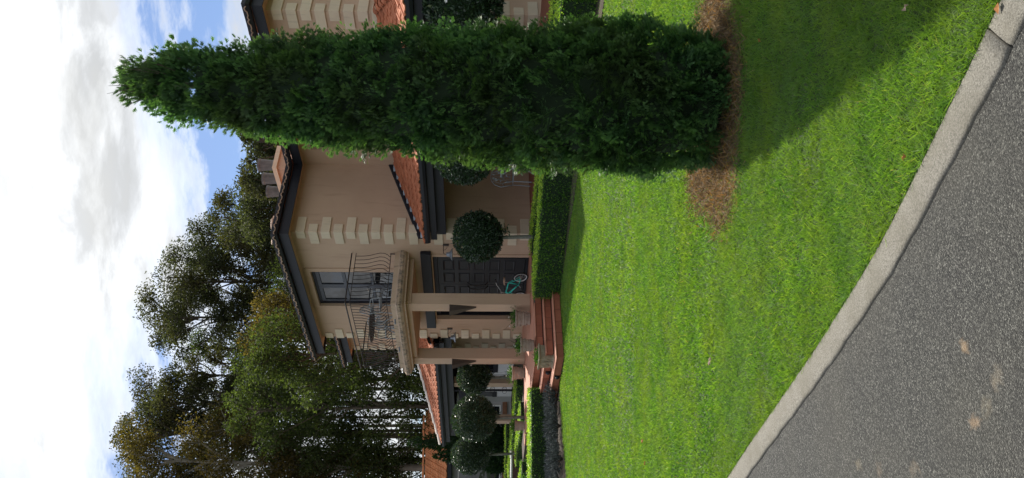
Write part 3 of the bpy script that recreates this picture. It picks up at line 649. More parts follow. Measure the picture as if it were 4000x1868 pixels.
# sunroom behind the far end of the left verandah
sr = part(MB().box(8.75, 8.95, -5.0, -2.4, .3, 2.5).box(12.6, 12.8, -4.4, -4.2, .3, 2.5), 'sunroom_wall', STUCCO)
part(MB().box(8.2, 13.2, -2.45, -2.3, 2.12, 2.40), 'sunroom_lintel', TRIM)
mb = MB().box(8.72, 13.2, -2.62, -2.60, 1.15, 2.12); part(mb, 'sunroom_glass', GLASS)
part(MB().box(8.72, 13.2, -2.66, -2.58, .98, 1.15).box(9.6, 9.68, -2.65, -2.56, 1.15, 2.12).box(11.0, 11.08, -2.65, -2.56, 1.15, 2.12), 'sunroom_frame', TRIM)
part(MB().box(8.72, 13.2, -2.66, -2.60, .3, .98), 'sunroom_panel', WHITE)
part(MB().tube([(7.7, -.05, 2.45), (7.7, -.05, .4)], .035, 8), 'downpipe', TRIM)
# ------------------------------------------------------------------ terrace and steps (structure), tiled
ter = empty('terrace', P0, HA); tag(ter, kind='structure')
levels = [(0.0, 2.95, .5), (-.29, 3.21, .333), (-.58, 3.48, .167)]
SEND = 6.2
for i, (s0, o1, z) in enumerate(levels):
    mb = MB().box(s0 + .012, SEND + .0 - i * .5 if i else SEND, -2.0 if i == 0 else 1.2, o1 - .012, -.05, z - .022); part(mb, 'core', GROUT, ter)
part(MB().box(-6.9, .011, -2.04, .05, -.05, .478), 'core', GROUT, ter)
part(MB().box(-6.9, .011, -2.04, .06, .479, .498), 'verandah_floor', TILE, ter)
part(MB().box(SEND + .001, 12.5, -2.04, .05, -.05, .478), 'core', GROUT, ter)
def box_mesh(name, x, y, z, mt, bev=.006):
    import bmesh
    mb = MB().box(0, x, 0, y, 0, z); me = mb.mesh(name); bm = bmesh.new(); bm.from_mesh(me); bmesh.ops.bevel(bm, geom=list(bm.edges), offset=bev, segments=1, affect='EDGES'); bm.to_mesh(me); bm.free(); me.materials.append(mt); return me
tr_me = box_mesh('tread_tile', .26, .30, .024, TREADM, .008); ri_me = box_mesh('riser_tile', .262, .012, .118, TILE, .003); fl_me = box_mesh('floor_tile', .262, .262, .02, TREADM, .004)
for i, (s0, o1, z) in enumerate(levels):
    n_f = int((3.6 if i == 0 else 2.7) / .268); n_r = int((o1 - 1.9) / .268)
    for k in range(n_f + (5 if i == 0 else 0)):                                     # front edge (faces out), then right edge (faces -x)
        inst(tr_me, ter, (s0 - .015 + k * .268, o1 - .285, z - .024)); inst(ri_me, ter, (s0 + .006 + k * .268, o1 - .013, z - .148))
    for k in range(n_r + 2):
        if k: inst(tr_me, ter, (s0 + .285, o1 - .02 - k * .268, z - .024), (0, 0, R(90)))
        inst(ri_me, ter, (s0 + .013, o1 - .006 - (k + 1) * .268, z - .148), (0, 0, R(90)))
for a in range(15):
    for b in range(11):
        x, y = .29 + a * .268, 2.40 - b * .268
        if x < SEND - .2 and y > -.1: inst(fl_me, ter, (x, y, .479))
part(MB().box(-.05, SEND, -2.05, .02, .478, .4975), 'porch_floor', TILE, ter) if False else None
bedm = MB().box(4.2, 12.5, .1, 6.0, -.05, .02).box(-7.5, -.65, .1, 2.0, -.05, .02).build('garden_bed', SOIL, None); bedm.location = P0; bedm.rotation_euler = (0, 0, HA); tag(bedm, kind='structure')
bm2 = MB(); bm2.quad(*[(x, y, .006) for x, y in [(-2.85, 15.5), (-3.2, 15.35), (-3.8, 14.8), (-4.45, 14.15), (-5.3, 13.5), (-8, 14), (-7, 18), (-3.4, 17)]]); tag(fix_normals(bm2.build('garden_bed', SOIL)), kind='structure')

# ------------------------------------------------------------------ hedges and clipped standards
def hedge(name, label, line, width, height, dens=1500, leaf=.036, group='clipped box hedges', z0=0.0):
    """clipped hedge along a world polyline (its front foot), width to the +left side of the line's normal"""
    line = [Vector((*p, 0)) for p in line]; root = empty(name, line[0]); root.location.z = z0; tag(root, label, 'hedge', group)
    Vs, Rs = [], []; core = MB()
    for a, b in zip(line, line[1:]):
        d = (b - a); L = d.length; d.normalize(); n = Vector((-d.y, d.x, 0)) * math.copysign(1, width); w = abs(width)
        aa, bb = a - line[0], b - line[0]; i_ = .04
        c = [aa + n * i_ , bb + n * i_, bb + n * (w - i_), aa + n * (w - i_)]
        k0 = len(core.v); core.v += [(p.x, p.y, -.02) for p in c] + [(p.x, p.y, height - i_) for p in c]
        core.f += [tuple(k0 + j for j in q) for q in ((4, 5, 6, 7), (0, 1, 5, 4), (1, 2, 6, 5), (2, 3, 7, 6), (3, 0, 4, 7))]
        for face, area in (('front', L * height), ('top', L * w), ('back', L * height * .4), ('e0', w * height), ('e1', w * height)):
            k = int(area * dens); u = RNG.uniform(-.01, 1.01, k); v = RNG.random(k)
            if face == 'front': P = np.array(aa)[None] + np.outer(u * L, d) + np.c_[np.zeros((k, 2)), v * height]; nr = -np.array(n)
            elif face == 'back': P = np.array(aa + n * w)[None] + np.outer(u * L, d) + np.c_[np.zeros((k, 2)), height * (.6 + .4 * v)]; nr = np.array(n)
            elif face == 'top': P = np.array(aa)[None] + np.outer(u * L, d) + np.outer(v * w, n) + np.array((0, 0, height)); nr = np.array((0, 0, 1.))
            else:
                q = aa if face == 'e0' else bb; P = np.array(q)[None] + np.outer(u * w, n) + np.c_[np.zeros((k, 2)), v * height]; nr = np.array(-d if face == 'e0' else d)
            P = P + nr[None] * (RNG.normal(0, .014, k) + .018 * vnoise(P + np.array(line[0]), 5, 2) - .012)[:, None]
            D = nr[None] * (.25 if face == 'top' else .7) + RNG.normal(size=(k, 3)) * np.array((.8, .8, .3 if face == 'top' else .75)) + np.array((0, 0, .1 if face == 'top' else .45))
            Vs.append(leaf_quads(P, D, RNG.uniform(.6, 1.3, k) * leaf, RNG.uniform(.45, .7, k) * leaf))
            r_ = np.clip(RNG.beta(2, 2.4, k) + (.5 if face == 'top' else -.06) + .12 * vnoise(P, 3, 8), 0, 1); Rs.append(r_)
    core.build('dark_core', DARKIN, root)  # solid dark core in place of the shaded inside of the hedge
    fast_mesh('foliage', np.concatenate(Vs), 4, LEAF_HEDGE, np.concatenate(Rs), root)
    return root
def W2(s, o): v = wld(s, o); return (v.x, v.y)
hedge('box_hedge', 'long clipped box hedge bordering the lawn right of the terrace steps', [(-1.22, 15.72), (-.75, 15.12), (-.1, 14.50), (.63, 13.93), (1.21, 13.44), (3.36, 10.75), (4.7, 9.1)][::-1], -.62, .55, 1700)
hedge('box_hedge', 'clipped box hedge behind the long lawn hedge, against the verandah', [W2(-7.2, .95), W2(-.5, .95)], -.5, .58, 1300)
hedge('box_hedge', 'clipped hedge behind the grey shrubs, left of the terrace steps', [(-3.20, 16.40), (-6.2, 15.65)], -.75, .56, 1500)
hedge('box_hedge', 'narrow clipped hedge between the terrace edge and the small brick wall', [W2(4.9, 3.3), W2(9, 3.35)], .35, .60, 1100)
hedge('box_hedge', 'clipped hedge beside the terrace, in front of the verandah pillars', [W2(4.75, 1.75), W2(9.2, 1.75)], .55, .60, 1100)
hedge('box_hedge', 'far clipped hedge along the foot of the left verandah', [W2(4.8, .75), W2(14, .9)], .6, .68, 900)
hedge('box_hedge', 'far clipped hedge in front of the orange-roofed building', [(-6.2, 26), (-14, 26)], -.7, .75, 500, .05)

def ball_tree(label, c, r, stem_to=0.0, n=5500, leaf=.055, squash=1.0, flowers=2, mt=None):
    root = empty('topiary_tree', (c[0], c[1], stem_to)); tag(root, label, 'tree', 'clipped standard trees'); cz = c[2] - stem_to
    MB().tube([(0, 0, 0), (.012, .008, cz * .35), (-.01, .0, cz * .7), (0, 0, cz)], [.045, .04, .036, .03], 8).build('trunk', TRUNKG, root, smooth=True)
    mb = MB()
    for k in range(6):
        a = k * 1.05; mb.tube([(0, 0, cz - r * .75), (math.cos(a) * r * .3, math.sin(a) * r * .3, cz - r * .2), (math.cos(a) * r * .6, math.sin(a) * r * .6, cz + r * .25)], [.02, .014, .006], 5)
    mb.build('branches', TRUNKG, root)
    core = MB().lathe([(.05 * r, -.78 * r), (.55 * r, -.62 * r), (.80 * r, -.2 * r), (.80 * r, .2 * r), (.58 * r, .58 * r), (.06 * r, .80 * r)], 14, (0, 0, cz)); core.build('dark_core', DARKIN, root)  # closed dark hull, painted as the shade inside the ball
    D0 = rand_dir(n); lump = .07 * vnoise(D0 * 1.0 + c[0], 3.2, int(abs(c[0] * 10))) + .03 * vnoise(D0, 7, 4)
    rr = r * (.80 + .20 * RNG.random(n) ** .45) * (1 + lump); rr[RNG.random(n) < .02] *= 1.07
    P = D0 * rr[:, None] * np.array([1, 1, squash]) + np.array((0, 0, cz))
    D = D0 * .6 + RNG.normal(size=(n, 3)) * .7
    fast_mesh('crown', leaf_quads(P, D, RNG.uniform(.7, 1.3, n) * leaf, RNG.uniform(.42, .6, n) * leaf), 4, mt or LEAF_TOP, np.clip(RNG.random(n) * .95 + .05 * D0[:, 2], 0, 1), root)
    # a few loose shoots below the ball
    k = 90; P = np.stack([RNG.normal(.25 * r, .12 * r, k), RNG.normal(-.3 * r, .12 * r, k), cz - r * RNG.uniform(.85, 1.2, k)], 1)
    fast_mesh('low_shoots', leaf_quads(P, rand_dir(k), leaf, leaf * .5), 4, mt or LEAF_TOP, RNG.random(k), root)['kind'] = 'stuff'
    for k in range(flowers):
        d = Vector((random.gauss(0, 1), random.gauss(-1, .6), random.gauss(0, .7))).normalized(); fm = MB()
        for j in range(6):
            a = j * 1.047; fm.quad((0, 0, 0), (math.cos(a - .45) * .022, math.sin(a - .45) * .022, .012), (math.cos(a) * .032, math.sin(a) * .032, .014), (math.cos(a + .45) * .022, math.sin(a + .45) * .022, .012))
        f = fm.build('flower', PETAL, root); f.location = d * r * 1.0 + Vector((0, 0, cz)); f.rotation_euler = d.to_track_quat('Z', 'Y').to_euler()
    return root
ball_tree('round clipped standard tree in front of the pale quoined house corner', (.04, 16.0, 1.68), .52, .0, 6500)
ball_tree('round clipped standard tree half hidden by the cypress, beside the bistro chair', (1.60, 14.75, 1.97), .57, .0, 7000)
ball_tree('clipped camellia standard with white flowers under the right verandah gutter', (3.93, 12.45, 1.97), .66, .0, 7500, .07, flowers=10)
ball_tree('small round standard tree seen behind the left balcony pillar', (-3.78, 21.0, 1.80), .45, .0, 4200)
ball_tree('large round standard tree beside the planter at the terrace end', (-4.56, 19.6, 1.77), .56, .0, 6500)
ball_tree('round standard tree in front of the slim dark conifers', (-6.16, 22.0, 1.87), .54, .0, 5500)

def lavender(label, c, r, h, n=1500):
    root = empty('grey_shrub', (c[0], c[1], 0)); tag(root, label, 'shrub', 'grey leaved shrubs'); 
    a = RNG.uniform(0, 6.28, n); rad = r * np.sqrt(RNG.random(n)); base = np.stack([np.cos(a) * rad * .5, np.sin(a) * rad * .5, np.zeros(n)], 1)
    D = unit(np.c_[np.cos(a) * rad / r * .9 + RNG.normal(0, .25, n), np.sin(a) * rad / r * .9 + RNG.normal(0, .25, n), RNG.uniform(.6, 1.2, n)])
    P = base + D * (h * RNG.uniform(.25, 1.0, n))[:, None]
    fast_mesh('foliage', leaf_quads(P, D + RNG.normal(size=(n, 3)) * .35, RNG.uniform(.05, .10, n), .016), 4, LEAF_GREY, RNG.random(n), root)
    mb = MB()
    for k in range(14):
        t = k * .45; mb.tube([(0, 0, 0), (math.cos(t) * r * .35, math.sin(t) * r * .35, h * .5)], [.01, .005], 4)
    mb.build('stems', BARK, root)
for k, (x, y, r_, h) in enumerate([(-3.30, 15.80, .30, .30), (-3.72, 15.30, .36, .33), (-4.25, 14.85, .38, .31), (-4.80, 14.35, .40, .34), (-4.6, 15.3, .36, .30), (-5.4, 14.2, .42, .34)]):
    lavender(['grey leaved shrub at the foot of the steps beside the clipped hedge', 'grey leaved shrub sprawling over the lawn edge, second from the steps', 'grey leaved shrub sprawling over the lawn edge, third from the steps', 'grey leaved shrub sprawling over the lawn edge, fourth from the steps', 'grey leaved shrub growing close against the clipped hedge', 'grey leaved shrub at the far end of the bed along the lawn'][k], (x, y), r_, h)

# ------------------------------------------------------------------ the tall cypress on the lawn
def tall_cypress():
    base = Vector((.955, 5.28, 0)); top_off = Vector((.075, .02, 0)); Ht = 4.0
    zs = np.array([0.0, .10, .3, .55, .9, 1.3, 1.75, 2.15, 2.5, 2.8, 3.15, 3.5, 3.74, 3.9, 4.0]); rs = np.array([.32, .43, .51, .55, .545, .50, .465, .445, .415, .375, .325, .265, .205, .125, .035])
    root = empty('tall_cypress', base); tag(root, 'tall dense columnar cypress standing on the lawn in a ring of withered grass', 'tree')
    MB().tube([(0, 0, -.05), (0, 0, 1), top_off * .7 + Vector((0, 0, 2.9)), top_off + Vector((0, 0, 3.85))], [.09, .075, .045, .012], 8).build('trunk', BARK, root, smooth=True)
    def rad(z, th): 
        P = np.stack([np.cos(th) * 1.1, np.sin(th) * 1.1, z * 1.5], 1)
        return np.interp(z, zs, rs) * (1 + .075 * vnoise(P, 2.6, 11) + .04 * vnoise(P, 6.5, 12))
    core = MB().lathe([(max(r_ * .74 - .03, .01), z) for z, r_ in zip(zs[:-3], rs[:-3])], 18); co = core.build('dark_core', DARKIN, root)  # solid core coloured dark for the shade within the crown
    for v in co.data.vertices: v.co.x += top_off.x * v.co.z / Ht
    K = 2700
    zc = np.interp(RNG.random(K), np.cumsum(np.r_[0, np.interp(np.linspace(0, Ht, 60), zs, rs)[1:] + .05]) / (np.interp(np.linspace(0, Ht, 60), zs, rs)[1:] + .05).sum(), np.linspace(0, Ht, 60))
    th = RNG.uniform(0, 2 * np.pi, K); dep = RNG.random(K) ** 1.4
    top = np.clip((zc - 3.0) / 1.0, 0, 1)
    out = np.stack([np.cos(th), np.sin(th), np.zeros(K)], 1)
    cen = out * np.maximum(rad(zc, th) * (1.0 - (.22 + .35 * top) * dep) - .075 + .03 * top, .005)[:, None] + np.c_[top_off.x * zc / Ht, top_off.y * zc / Ht, zc - .04]
    upw = np.interp(zc, [0, .3, 1, 3.1, 4.0], [.0, .35, .75, 1.2, 2.6])
    ax = unit(out * RNG.uniform(.6, 1.1, K)[:, None] + np.c_[np.zeros((K, 2)), upw + RNG.normal(0, .3, K)] + RNG.normal(size=(K, 3)) * .28)
    nm = unit(np.cross(ax, unit(out * .8 + RNG.normal(size=(K, 3)) * .8))); bx_ = np.cross(nm, ax)
    m_ = 48; ci = np.repeat(np.arange(K), m_); n = K * m_
    keep = RNG.random(n) > .12 * top[ci]; ci = ci[keep]; n = len(ci)
    Q = (RNG.uniform(.07, .125, K) * (1 + .55 * top))[ci]; q = Q * RNG.random(n) ** .75; ph = RNG.normal(0, .62 - .25 * top[ci], n)
    d0 = ax[ci] * np.cos(ph)[:, None] + bx_[ci] * np.sin(ph)[:, None]
    curl = RNG.normal(0, 2.6, K)[ci] * q * q
    B = cen[ci] + d0 * q[:, None] + nm[ci] * (curl + RNG.normal(0, .007, n))[:, None]
    D = unit(d0 + nm[ci] * (curl / np.maximum(q, .01) * .9)[:, None] + RNG.normal(size=(n, 3)) * .16)
    S = unit(np.cross(nm[ci], D) + RNG.normal(size=(n, 3)) * .25); Nn = unit(np.cross(D, S)); L = RNG.uniform(.018, .036, n) * (1 + .3 * top[ci])
    tris = []
    ks = [(.0, 0, 1.0), (.18, 1, .55), (.30, -1, .55), (.48, 1, .45), (.60, -1, .45)]
    for t0, sd, ln in ks:
        if sd == 0: d = D; l = L * 1.1; w = L * .09; P = B
        else: d = unit(D * .72 + S * sd * .75 + Nn * .12); l = L * ln; w = L * .13; P = B + D * (L * t0)[:, None]
        sd_v = unit(np.cross(d, Nn)) * w[:, None]
        tris.append(np.stack([P - sd_v, P + sd_v, P + d * l[:, None] * 1.15], 1))
    V = np.stack(tris, 1).reshape(-1, 3)
    rr = np.clip(.10 + .55 * (q / Q) ** 1.5 + RNG.normal(0, .12, K)[ci] + RNG.normal(0, .10, n) - .22 * dep[ci], 0, 1)  # deeper sprays darker, outer tips lighter: shade between clumps put into the tone
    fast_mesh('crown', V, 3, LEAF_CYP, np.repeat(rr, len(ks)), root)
    # loose sprigs at the tip
    mb = MB()
    for k in range(30):
        a = random.uniform(0, 6.28); z0 = random.uniform(3.6, 3.98); q = np.interp(z0, zs, rs) * .85; p = Vector((math.cos(a) * q + top_off.x, math.sin(a) * q, z0)); d = Vector((math.cos(a) * .35, math.sin(a) * .35, 1)) + Vector((random.gauss(0, .2), random.gauss(0, .2), 0)); L_ = random.uniform(.08, .16)
        mb.tube([p, p + d * L_ * .5, p + d * L_], [.003, .002, .001], 4)
    mb.build('twigs', BARK, root)['kind'] = 'stuff'
tall_cypress()

# ------------------------------------------------------------------ background trees
def slim_conifer(label, x, y, h, r, base=.0):
    root = empty('slim_conifer', (x, y, base)); tag(root, label, 'tree', 'slim conifers'); n = 5000
    MB().tube([(0, 0, 0), (0, 0, h * .9)], [.07, .015], 6).build('trunk', BARK, root)
    z = h * (1 - np.sqrt(RNG.random(n))); th = RNG.uniform(0, 6.28, n); q = r * np.minimum(1, (1 - z / h) * 1.5) * (.72 + .3 * RNG.random(n)) * (1 + .1 * np.sin(th * 3 + z * 4))
    o_ = np.stack([np.cos(th), np.sin(th), np.zeros(n)], 1); P = o_ * q[:, None] + np.c_[np.zeros((n, 2)), z + .05]
    fast_mesh('crown', leaf_quads(P, o_ + RNG.normal(size=(n, 3)) * .4 + np.array((0, 0, 1.1)), RNG.uniform(.10, .2, n), .05), 4, PINE, RNG.random(n), root)
    MB().lathe([(r * .6, .05), (r * .75, h * .2), (r * .6, h * .5), (.02, h * .93)], 10).build('dark_core', DARKIN, root)  # solid dark cone standing in for shade between the needles
slim_conifer('tall slim dark conifer standing before the orange roof', -7.55, 28.6, 4.35, .62)
slim_conifer('shorter slim dark conifer left of the taller one, before the orange roof', -8.15, 28.9, 3.35, .55)

def gum(name, label, x, y, h, cb, cr, n, mt, seed, bark=BARK, group='tall trees behind the house', lean=0, leaf=.135, clumps=26, tr=.17, lump=.55):
    """tall tree: tapered trunk, rising limbs, leaf clumps carried at the limb ends between heights cb and h"""
    rg = np.random.default_rng(seed); rd = random.Random(seed); root = empty(name, (x, y, 0)); tag(root, label, 'tree', group)
    wob = [rd.gauss(0, .25) for _ in range(8)]
    tp_ = lambda t: Vector((lean * t * t * h * .3 + wob[0] * math.sin(t * 4 + wob[1] * 9) * t, wob[2] * math.sin(t * 3.3 + wob[3] * 9) * t, t * h))
    MB().tube([tp_(t) for t in np.linspace(0, .93, 12)], [tr * (1 - .86 * t) for t in np.linspace(0, .93, 12)], 7).build('trunk', bark, root, smooth=True)
    limbs = MB(); Ps, Ds, Rs = [], [], []; tot = 0
    cl = []
    for k in range(clumps):
        f = (k + .5) / clumps; zc = cb + (h - cb) * (f ** .9); env = math.sin(math.pi * min(1, .16 + .80 * (1 - f) ** .8)) ** .8
        a = rd.uniform(0, 6.28); q = cr * env * rd.uniform(.25, 1.0); s = cr * rd.uniform(.17, .40) * (.75 + .5 * env)
        cl.append((Vector((math.cos(a) * q, math.sin(a) * q, 0)), zc, s))
    for off, zc, s in cl:
        t0 = max(.1, (zc - abs(off.length) * .9 - .6) / h); a_ = tp_(min(t0, .9)); c_ = tp_(min(zc / h, .97)) + off; c_.z = min(zc, h - s * .85)
        md = a_.lerp(c_, .5) + Vector((rd.gauss(0, .15), rd.gauss(0, .15), -.1 + rd.gauss(0, .1)))
        limbs.tube([a_, md, c_], [tr * .34, tr * .22, tr * .06], 5)
        for _ in range(3):
            e_ = c_ + Vector((rd.gauss(0, s * .5), rd.gauss(0, s * .5), rd.uniform(0, s * .6))); limbs.tube([md.lerp(c_, .6), e_], [tr * .12, tr * .03], 4)
        m_ = int(1.75 * n / clumps * (s / (cr * .30)) ** 1.5); d = unit(rg.normal(size=(m_, 3))); rr = s * (.25 + .75 * rg.random(m_) ** .6) * (1 + .35 * vnoise(d * 1.0 + seed + zc, 3, seed % 50))
        P = d * rr[:, None] * np.array([1, 1, lump + .2]) + np.array(c_); Ps.append(P)
        Ds.append(d * .3 + rg.normal(size=(m_, 3)) * .7 + np.array((0, 0, -.35))); Rs.append(np.clip(rg.beta(2, 2.5, m_) + .18 * d[:, 2] + rd.gauss(0, .07), 0, 1))
    limbs.build('limbs', bark, root)
    P = np.concatenate(Ps); k = len(P)
    fast_mesh('crown', leaf_quads(P, np.concatenate(Ds), rg.uniform(.6, 1.3, k) * leaf, rg.uniform(.4, .62, k) * leaf), 4, mt, np.concatenate(Rs), root)
def px_tree(u, depth): return (u - 934) / F_PX * depth
specs = [  # u in the upright picture, top v, depth, crown bottom frac, crown radius, leaves, material, label
    (1310, 905, 30, .45, 1.15, 5000, GUM1, 'loose crowned tree rising behind the roof beside the cypress'),
    (1190, 905, 34, .42, 1.9, 8500, GUM1, 'dark tree behind the three chimney pots'),
    (1065, 900, 38, .42, 2.0, 9000, GUM1, 'dark tree over the roof left of the chimney pots'),
    (985, 800, 42, .40, 2.3, 10000, GUM1, 'tall dark gum over the corner of the roof'),
    (880, 680, 46, .42, 2.6, 12000, GUM1, 'tall dense gum above the balcony, right shoulder of the highest clump'),
    (750, 600, 45, .42, 2.7, 12000, GUM1, 'tall dense gum with open lower branches above the balcony roof'),
    (615, 530, 46, .45, 2.7, 13000, GUM1, 'highest gum of the clump against the glare of the sun'),
    (500, 660, 50, .40, 1.8, 4200, GUM2, 'thin leaved tree with many fine stems in the gap of the skyline'),
    (395, 640, 46, .50, 1.6, 4500, GUM1, 'narrow gum left of the skyline gap'),
    (290, 480, 45, .58, 2.3, 9500, GUM1, 'tall gum with a rounded head and bare pale trunk'),
    (165, 455, 43, .55, 2.5, 9500, GUM1, 'tall gum with forked branches next to the round headed one'),
    (40, 430, 38, .30, 2.6, 10500, GUM3, 'russet crowned tree with a pale leaning trunk at the end of the row'),
    (-120, 470, 40, .4, 2.6, 7000, GUM1, 'tall gum beyond the pale leaning trunk'),
]
for k, (u, vt, dp, cbf, cr_, nl, mt, lab) in enumerate(specs):
    h = EYE + (HORIZON + .009 * (u - 934) - vt) / F_PX * dp * .965
    gum('gum_tree', lab, px_tree(u, dp), dp, h, h * cbf, cr_, nl, mt, 100 + k, BARKL if k in (11, 9) else BARK, lean=(.06 if k == 11 else 0), tr=.22 if k > 8 else .18, clumps=44, leaf=.15)
under = [(660, 1010, 33, 1.9, 9000, GUM3, 'russet leaved tree behind the left end of the roof eave'), (560, 960, 36, 2.0, 9000, GUM3, 'bushy russet tree next to the balcony'),
         (470, 1000, 31, 1.9, 9000, GUM2, 'bright green leaved tree behind the balcony railing'), (380, 920, 37, 2.1, 9500, GUM2, 'broad green tree behind the left verandah roof'),
         (280, 900, 35, 2.1, 9500, GUM2, 'leafy green tree above the orange roof'), (190, 980, 38, 2.2, 9500, GUM2, 'leafy green tree among bare pale trunks above the orange roof'),
         (80, 1060, 40, 2.3, 9500, GUM2, 'dark green tree behind the orange roof end'), (760, 1060, 37, 1.8, 6000, GUM2, 'green tree just over the sloping balcony roof'), (-40, 1000, 38, 2.3, 8000, GUM2, 'dark green tree beyond the orange roof end')]
for k, (u, dp, vt) in enumerate([(455, 50, 800), (345, 49, 760), (240, 52, 700), (205, 44, 760), (120, 48, 720), (70, 46, 800), (530, 52, 860), (700, 50, 780)]):
    h = EYE + (HORIZON - vt) / F_PX * dp
    gum('slender_gum', 'slender pale trunked gum standing among the leafy trees' if k % 2 else 'slender dark trunked gum standing among the leafy trees', px_tree(u, dp), dp, h, h * .55, 1.1, 1300, GUM1, 500 + k, BARKL if k % 2 else BARK, 'slender gums among the leafy trees', clumps=16, tr=.14)
for k, (u, vt, dp, cr_, nl, mt, lab) in enumerate(under):
    h = EYE + (HORIZON - vt) / F_PX * dp
    gum('leafy_tree', lab, px_tree(u, dp), dp, h, h * .13, cr_, int(nl * .8), mt, 300 + k, BARK, 'leafy trees below the gums', leaf=.14, clumps=46, tr=.13, lump=.75)
# a far belt of saplings and scrub that reads as one mass
n = 26000; u = RNG.uniform(-350, 760, n); dp = RNG.uniform(42, 56, n); zt = RNG.random(n) ** 1.1 * (3.4 + 1.4 * np.sin(u * .021) + .9 * np.sin(u * .057)); P = np.stack([(u - 934) / F_PX * dp, dp, zt + .2], 1)
keep = vnoise(P, .9, 33) > -.25; P = P[keep]; n = len(P)
sc_ = fast_mesh('far_scrub', leaf_quads(P, rand_dir(n), RNG.uniform(.25, .5, n), RNG.uniform(.14, .26, n)), 4, GUM2, np.clip(RNG.beta(2, 2.6, n), 0, 1)); tag(sc_, 'far dark belt of scrub and saplings under the gum trees', 'scrub', kind='stuff')

# ------------------------------------------------------------------ orange-roofed building at the back
ob = empty('orange_roofed_building', (-7.2, 34, 0), R(183.5)); tag(ob, 'low pale building with bright orange tiled hip roof behind the slim conifers', 'house')
obw = MB().box(0, 9, -4, 0, 0, 2.85).build('wall', GREYWALL, ob)
ez, rz_ = 3.0, 4.12
mb = MB(); mb.quad((-.5, .5, ez), (9.5, .5, ez), (7, -2, rz_), (2.0 - 1.2, -2, rz_)); mb.quad((-.5, .5, ez), (.8, -2, rz_), (-.5, -4.5, ez)); mb.quad((9.5, .5, ez), (9.5, -4.5, ez), (7, -2, rz_)); mb.quad((-.5, -4.5, ez), (.8, -2, rz_), (7, -2, rz_), (9.5, -4.5, ez))
orf = fix_normals(mb.build('roof', ORANGE, ob))
ot = roll_tile(.30, .40).copy(); ot.name = 'roof_tile'; ot.materials.clear(); ot.materials.append(ORANGE)
op = math.atan2(rz_ - ez, 2.5)
def keep_o(x, d): return d < 2.45 and x > d * .52 and (10 - x) > d
tile_slope(orf, (-.5, .55, ez), (1, 0, 0), (0, 1, 0), 5.6, 8, keep_o, op, 0, ot)
ort = ridge_mesh(ORANGE, L=.42, r=.11)
hip_caps(orf, (7, -2, rz_), (9.5, .5, ez), ort); hip_caps(orf, (.8, -2, rz_), (7, -2, rz_), ort)
MB().box(-.55, 9.55, .50, .62, 2.82, 2.99).build('gutter', TRIM, ob); MB().box(-.4, 9.4, .0, .5, 2.80, 2.86).build('soffit', TRIM, ob)
for (x0, x1, z0, z1) in ((1.9, 3.6, .75, 2.5), (.2, 1.2, .75, 2.4)):
    fr = MB().box(x0 - .06, x1 + .06, .001, .05, z0 - .06, z1 + .06).build('window', WHITE, ob); MB().box(x0, x1, .051, .06, z0, z1).build('pane', GLASS, fr)
MB().box(0, 5, .06, .12, .42, .62).build('timber_sill', WOOD, ob)

# ------------------------------------------------------------------ urns and planters
def urn(label, s, o, z, w, h, plant='green'):
    v = wld(s, o, z); root = empty('urn_planter', v); tag(root, label, 'planter', 'stone planters on the terrace')
    r_ = w / 2
    pot = MB().lathe([(r_ * .60, 0), (r_ * .68, .015), (r_ * .70, .05 * h), (r_ * .68, .10 * h), (r_ * .74, .40 * h), (r_ * .79, .42 * h), (r_ * .79, .47 * h), (r_ * .76, .49 * h), (r_ * .86, .86 * h), (r_ * .99, .90 * h), (r_ * 1.0, .98 * h), (r_ * .96, h), (r_ * .84, h), (r_ * .82, .9 * h)], 24).build('pot', URN, root, smooth=False)
    # swags and rosettes in relief
    mb = MB()
    for k in range(8):
        a = k * math.pi / 4
        for zc, rr in ((.66, .82), (.25, .72)):
            pts = [(math.cos(a + t) * r_ * (rr + .035), math.sin(a + t) * r_ * (rr + .035), h * (zc + .06 * math.cos(t * 7))) for t in np.linspace(-.33, .33, 6)]
            mb.tube(pts, .008, 5)
    mb.build('relief', URN, pot)['kind'] = 'stuff'
    MB().lathe([(.01, h * .92), (r_ * .83, h * .93)], 16).build('soil', SOIL, root)
    n = 260; D = unit(np.c_[RNG.normal(0, .8, (n, 2)), RNG.uniform(.2, 1.2, n)]); P = np.c_[RNG.normal(0, r_ * .42, (n, 2)), np.full(n, h * .95)] + D * RNG.uniform(0, .13, n)[:, None]
    fast_mesh('foliage', leaf_quads(P, D + RNG.normal(size=(n, 3)) * .5, RNG.uniform(.03, .06, n), .022), 4, LEAF_POT, RNG.random(n), root)
    mb = MB()
    for k in range(5):
        d = Vector((random.gauss(0, .5), random.gauss(0, .5), 1)); mb.tube([(0, 0, h * .9), d * .12 + Vector((0, 0, h)), d * random.uniform(.15, .24) + Vector((0, 0, h))], [.004, .003, .002], 4)
    mb.build('stems', LEAF_POT, root)
    for k in range(2):
        f = MB().lathe([(.004, 0), (.018, .012), (.022, .02), (.008, .022)], 6).build('flower', PETAL, root); f.location = (random.gauss(0, .10), random.gauss(0, .1), h + random.uniform(.08, .17))
urn('weathered stone urn beside the right balcony pillar', 1.04 + .14, 1.5, .5, .40, .345)
urn('weathered stone urn at the corner of the top step', .45, 2.62, .5, .33, .29)
urn('weathered stone urn in front of the left balcony pillar', 3.77, 1.48, .5, .385, .32)
urn('small terracotta coloured pot at the far end of the terrace', 4.42, 2.6, .5, .29, .25)
v = wld(0.02, 3.13, .167); tro = empty('stone_trough', v, HA); tag(tro, 'mossy rectangular stone trough with succulents standing on the steps', 'planter')
mb = MB()
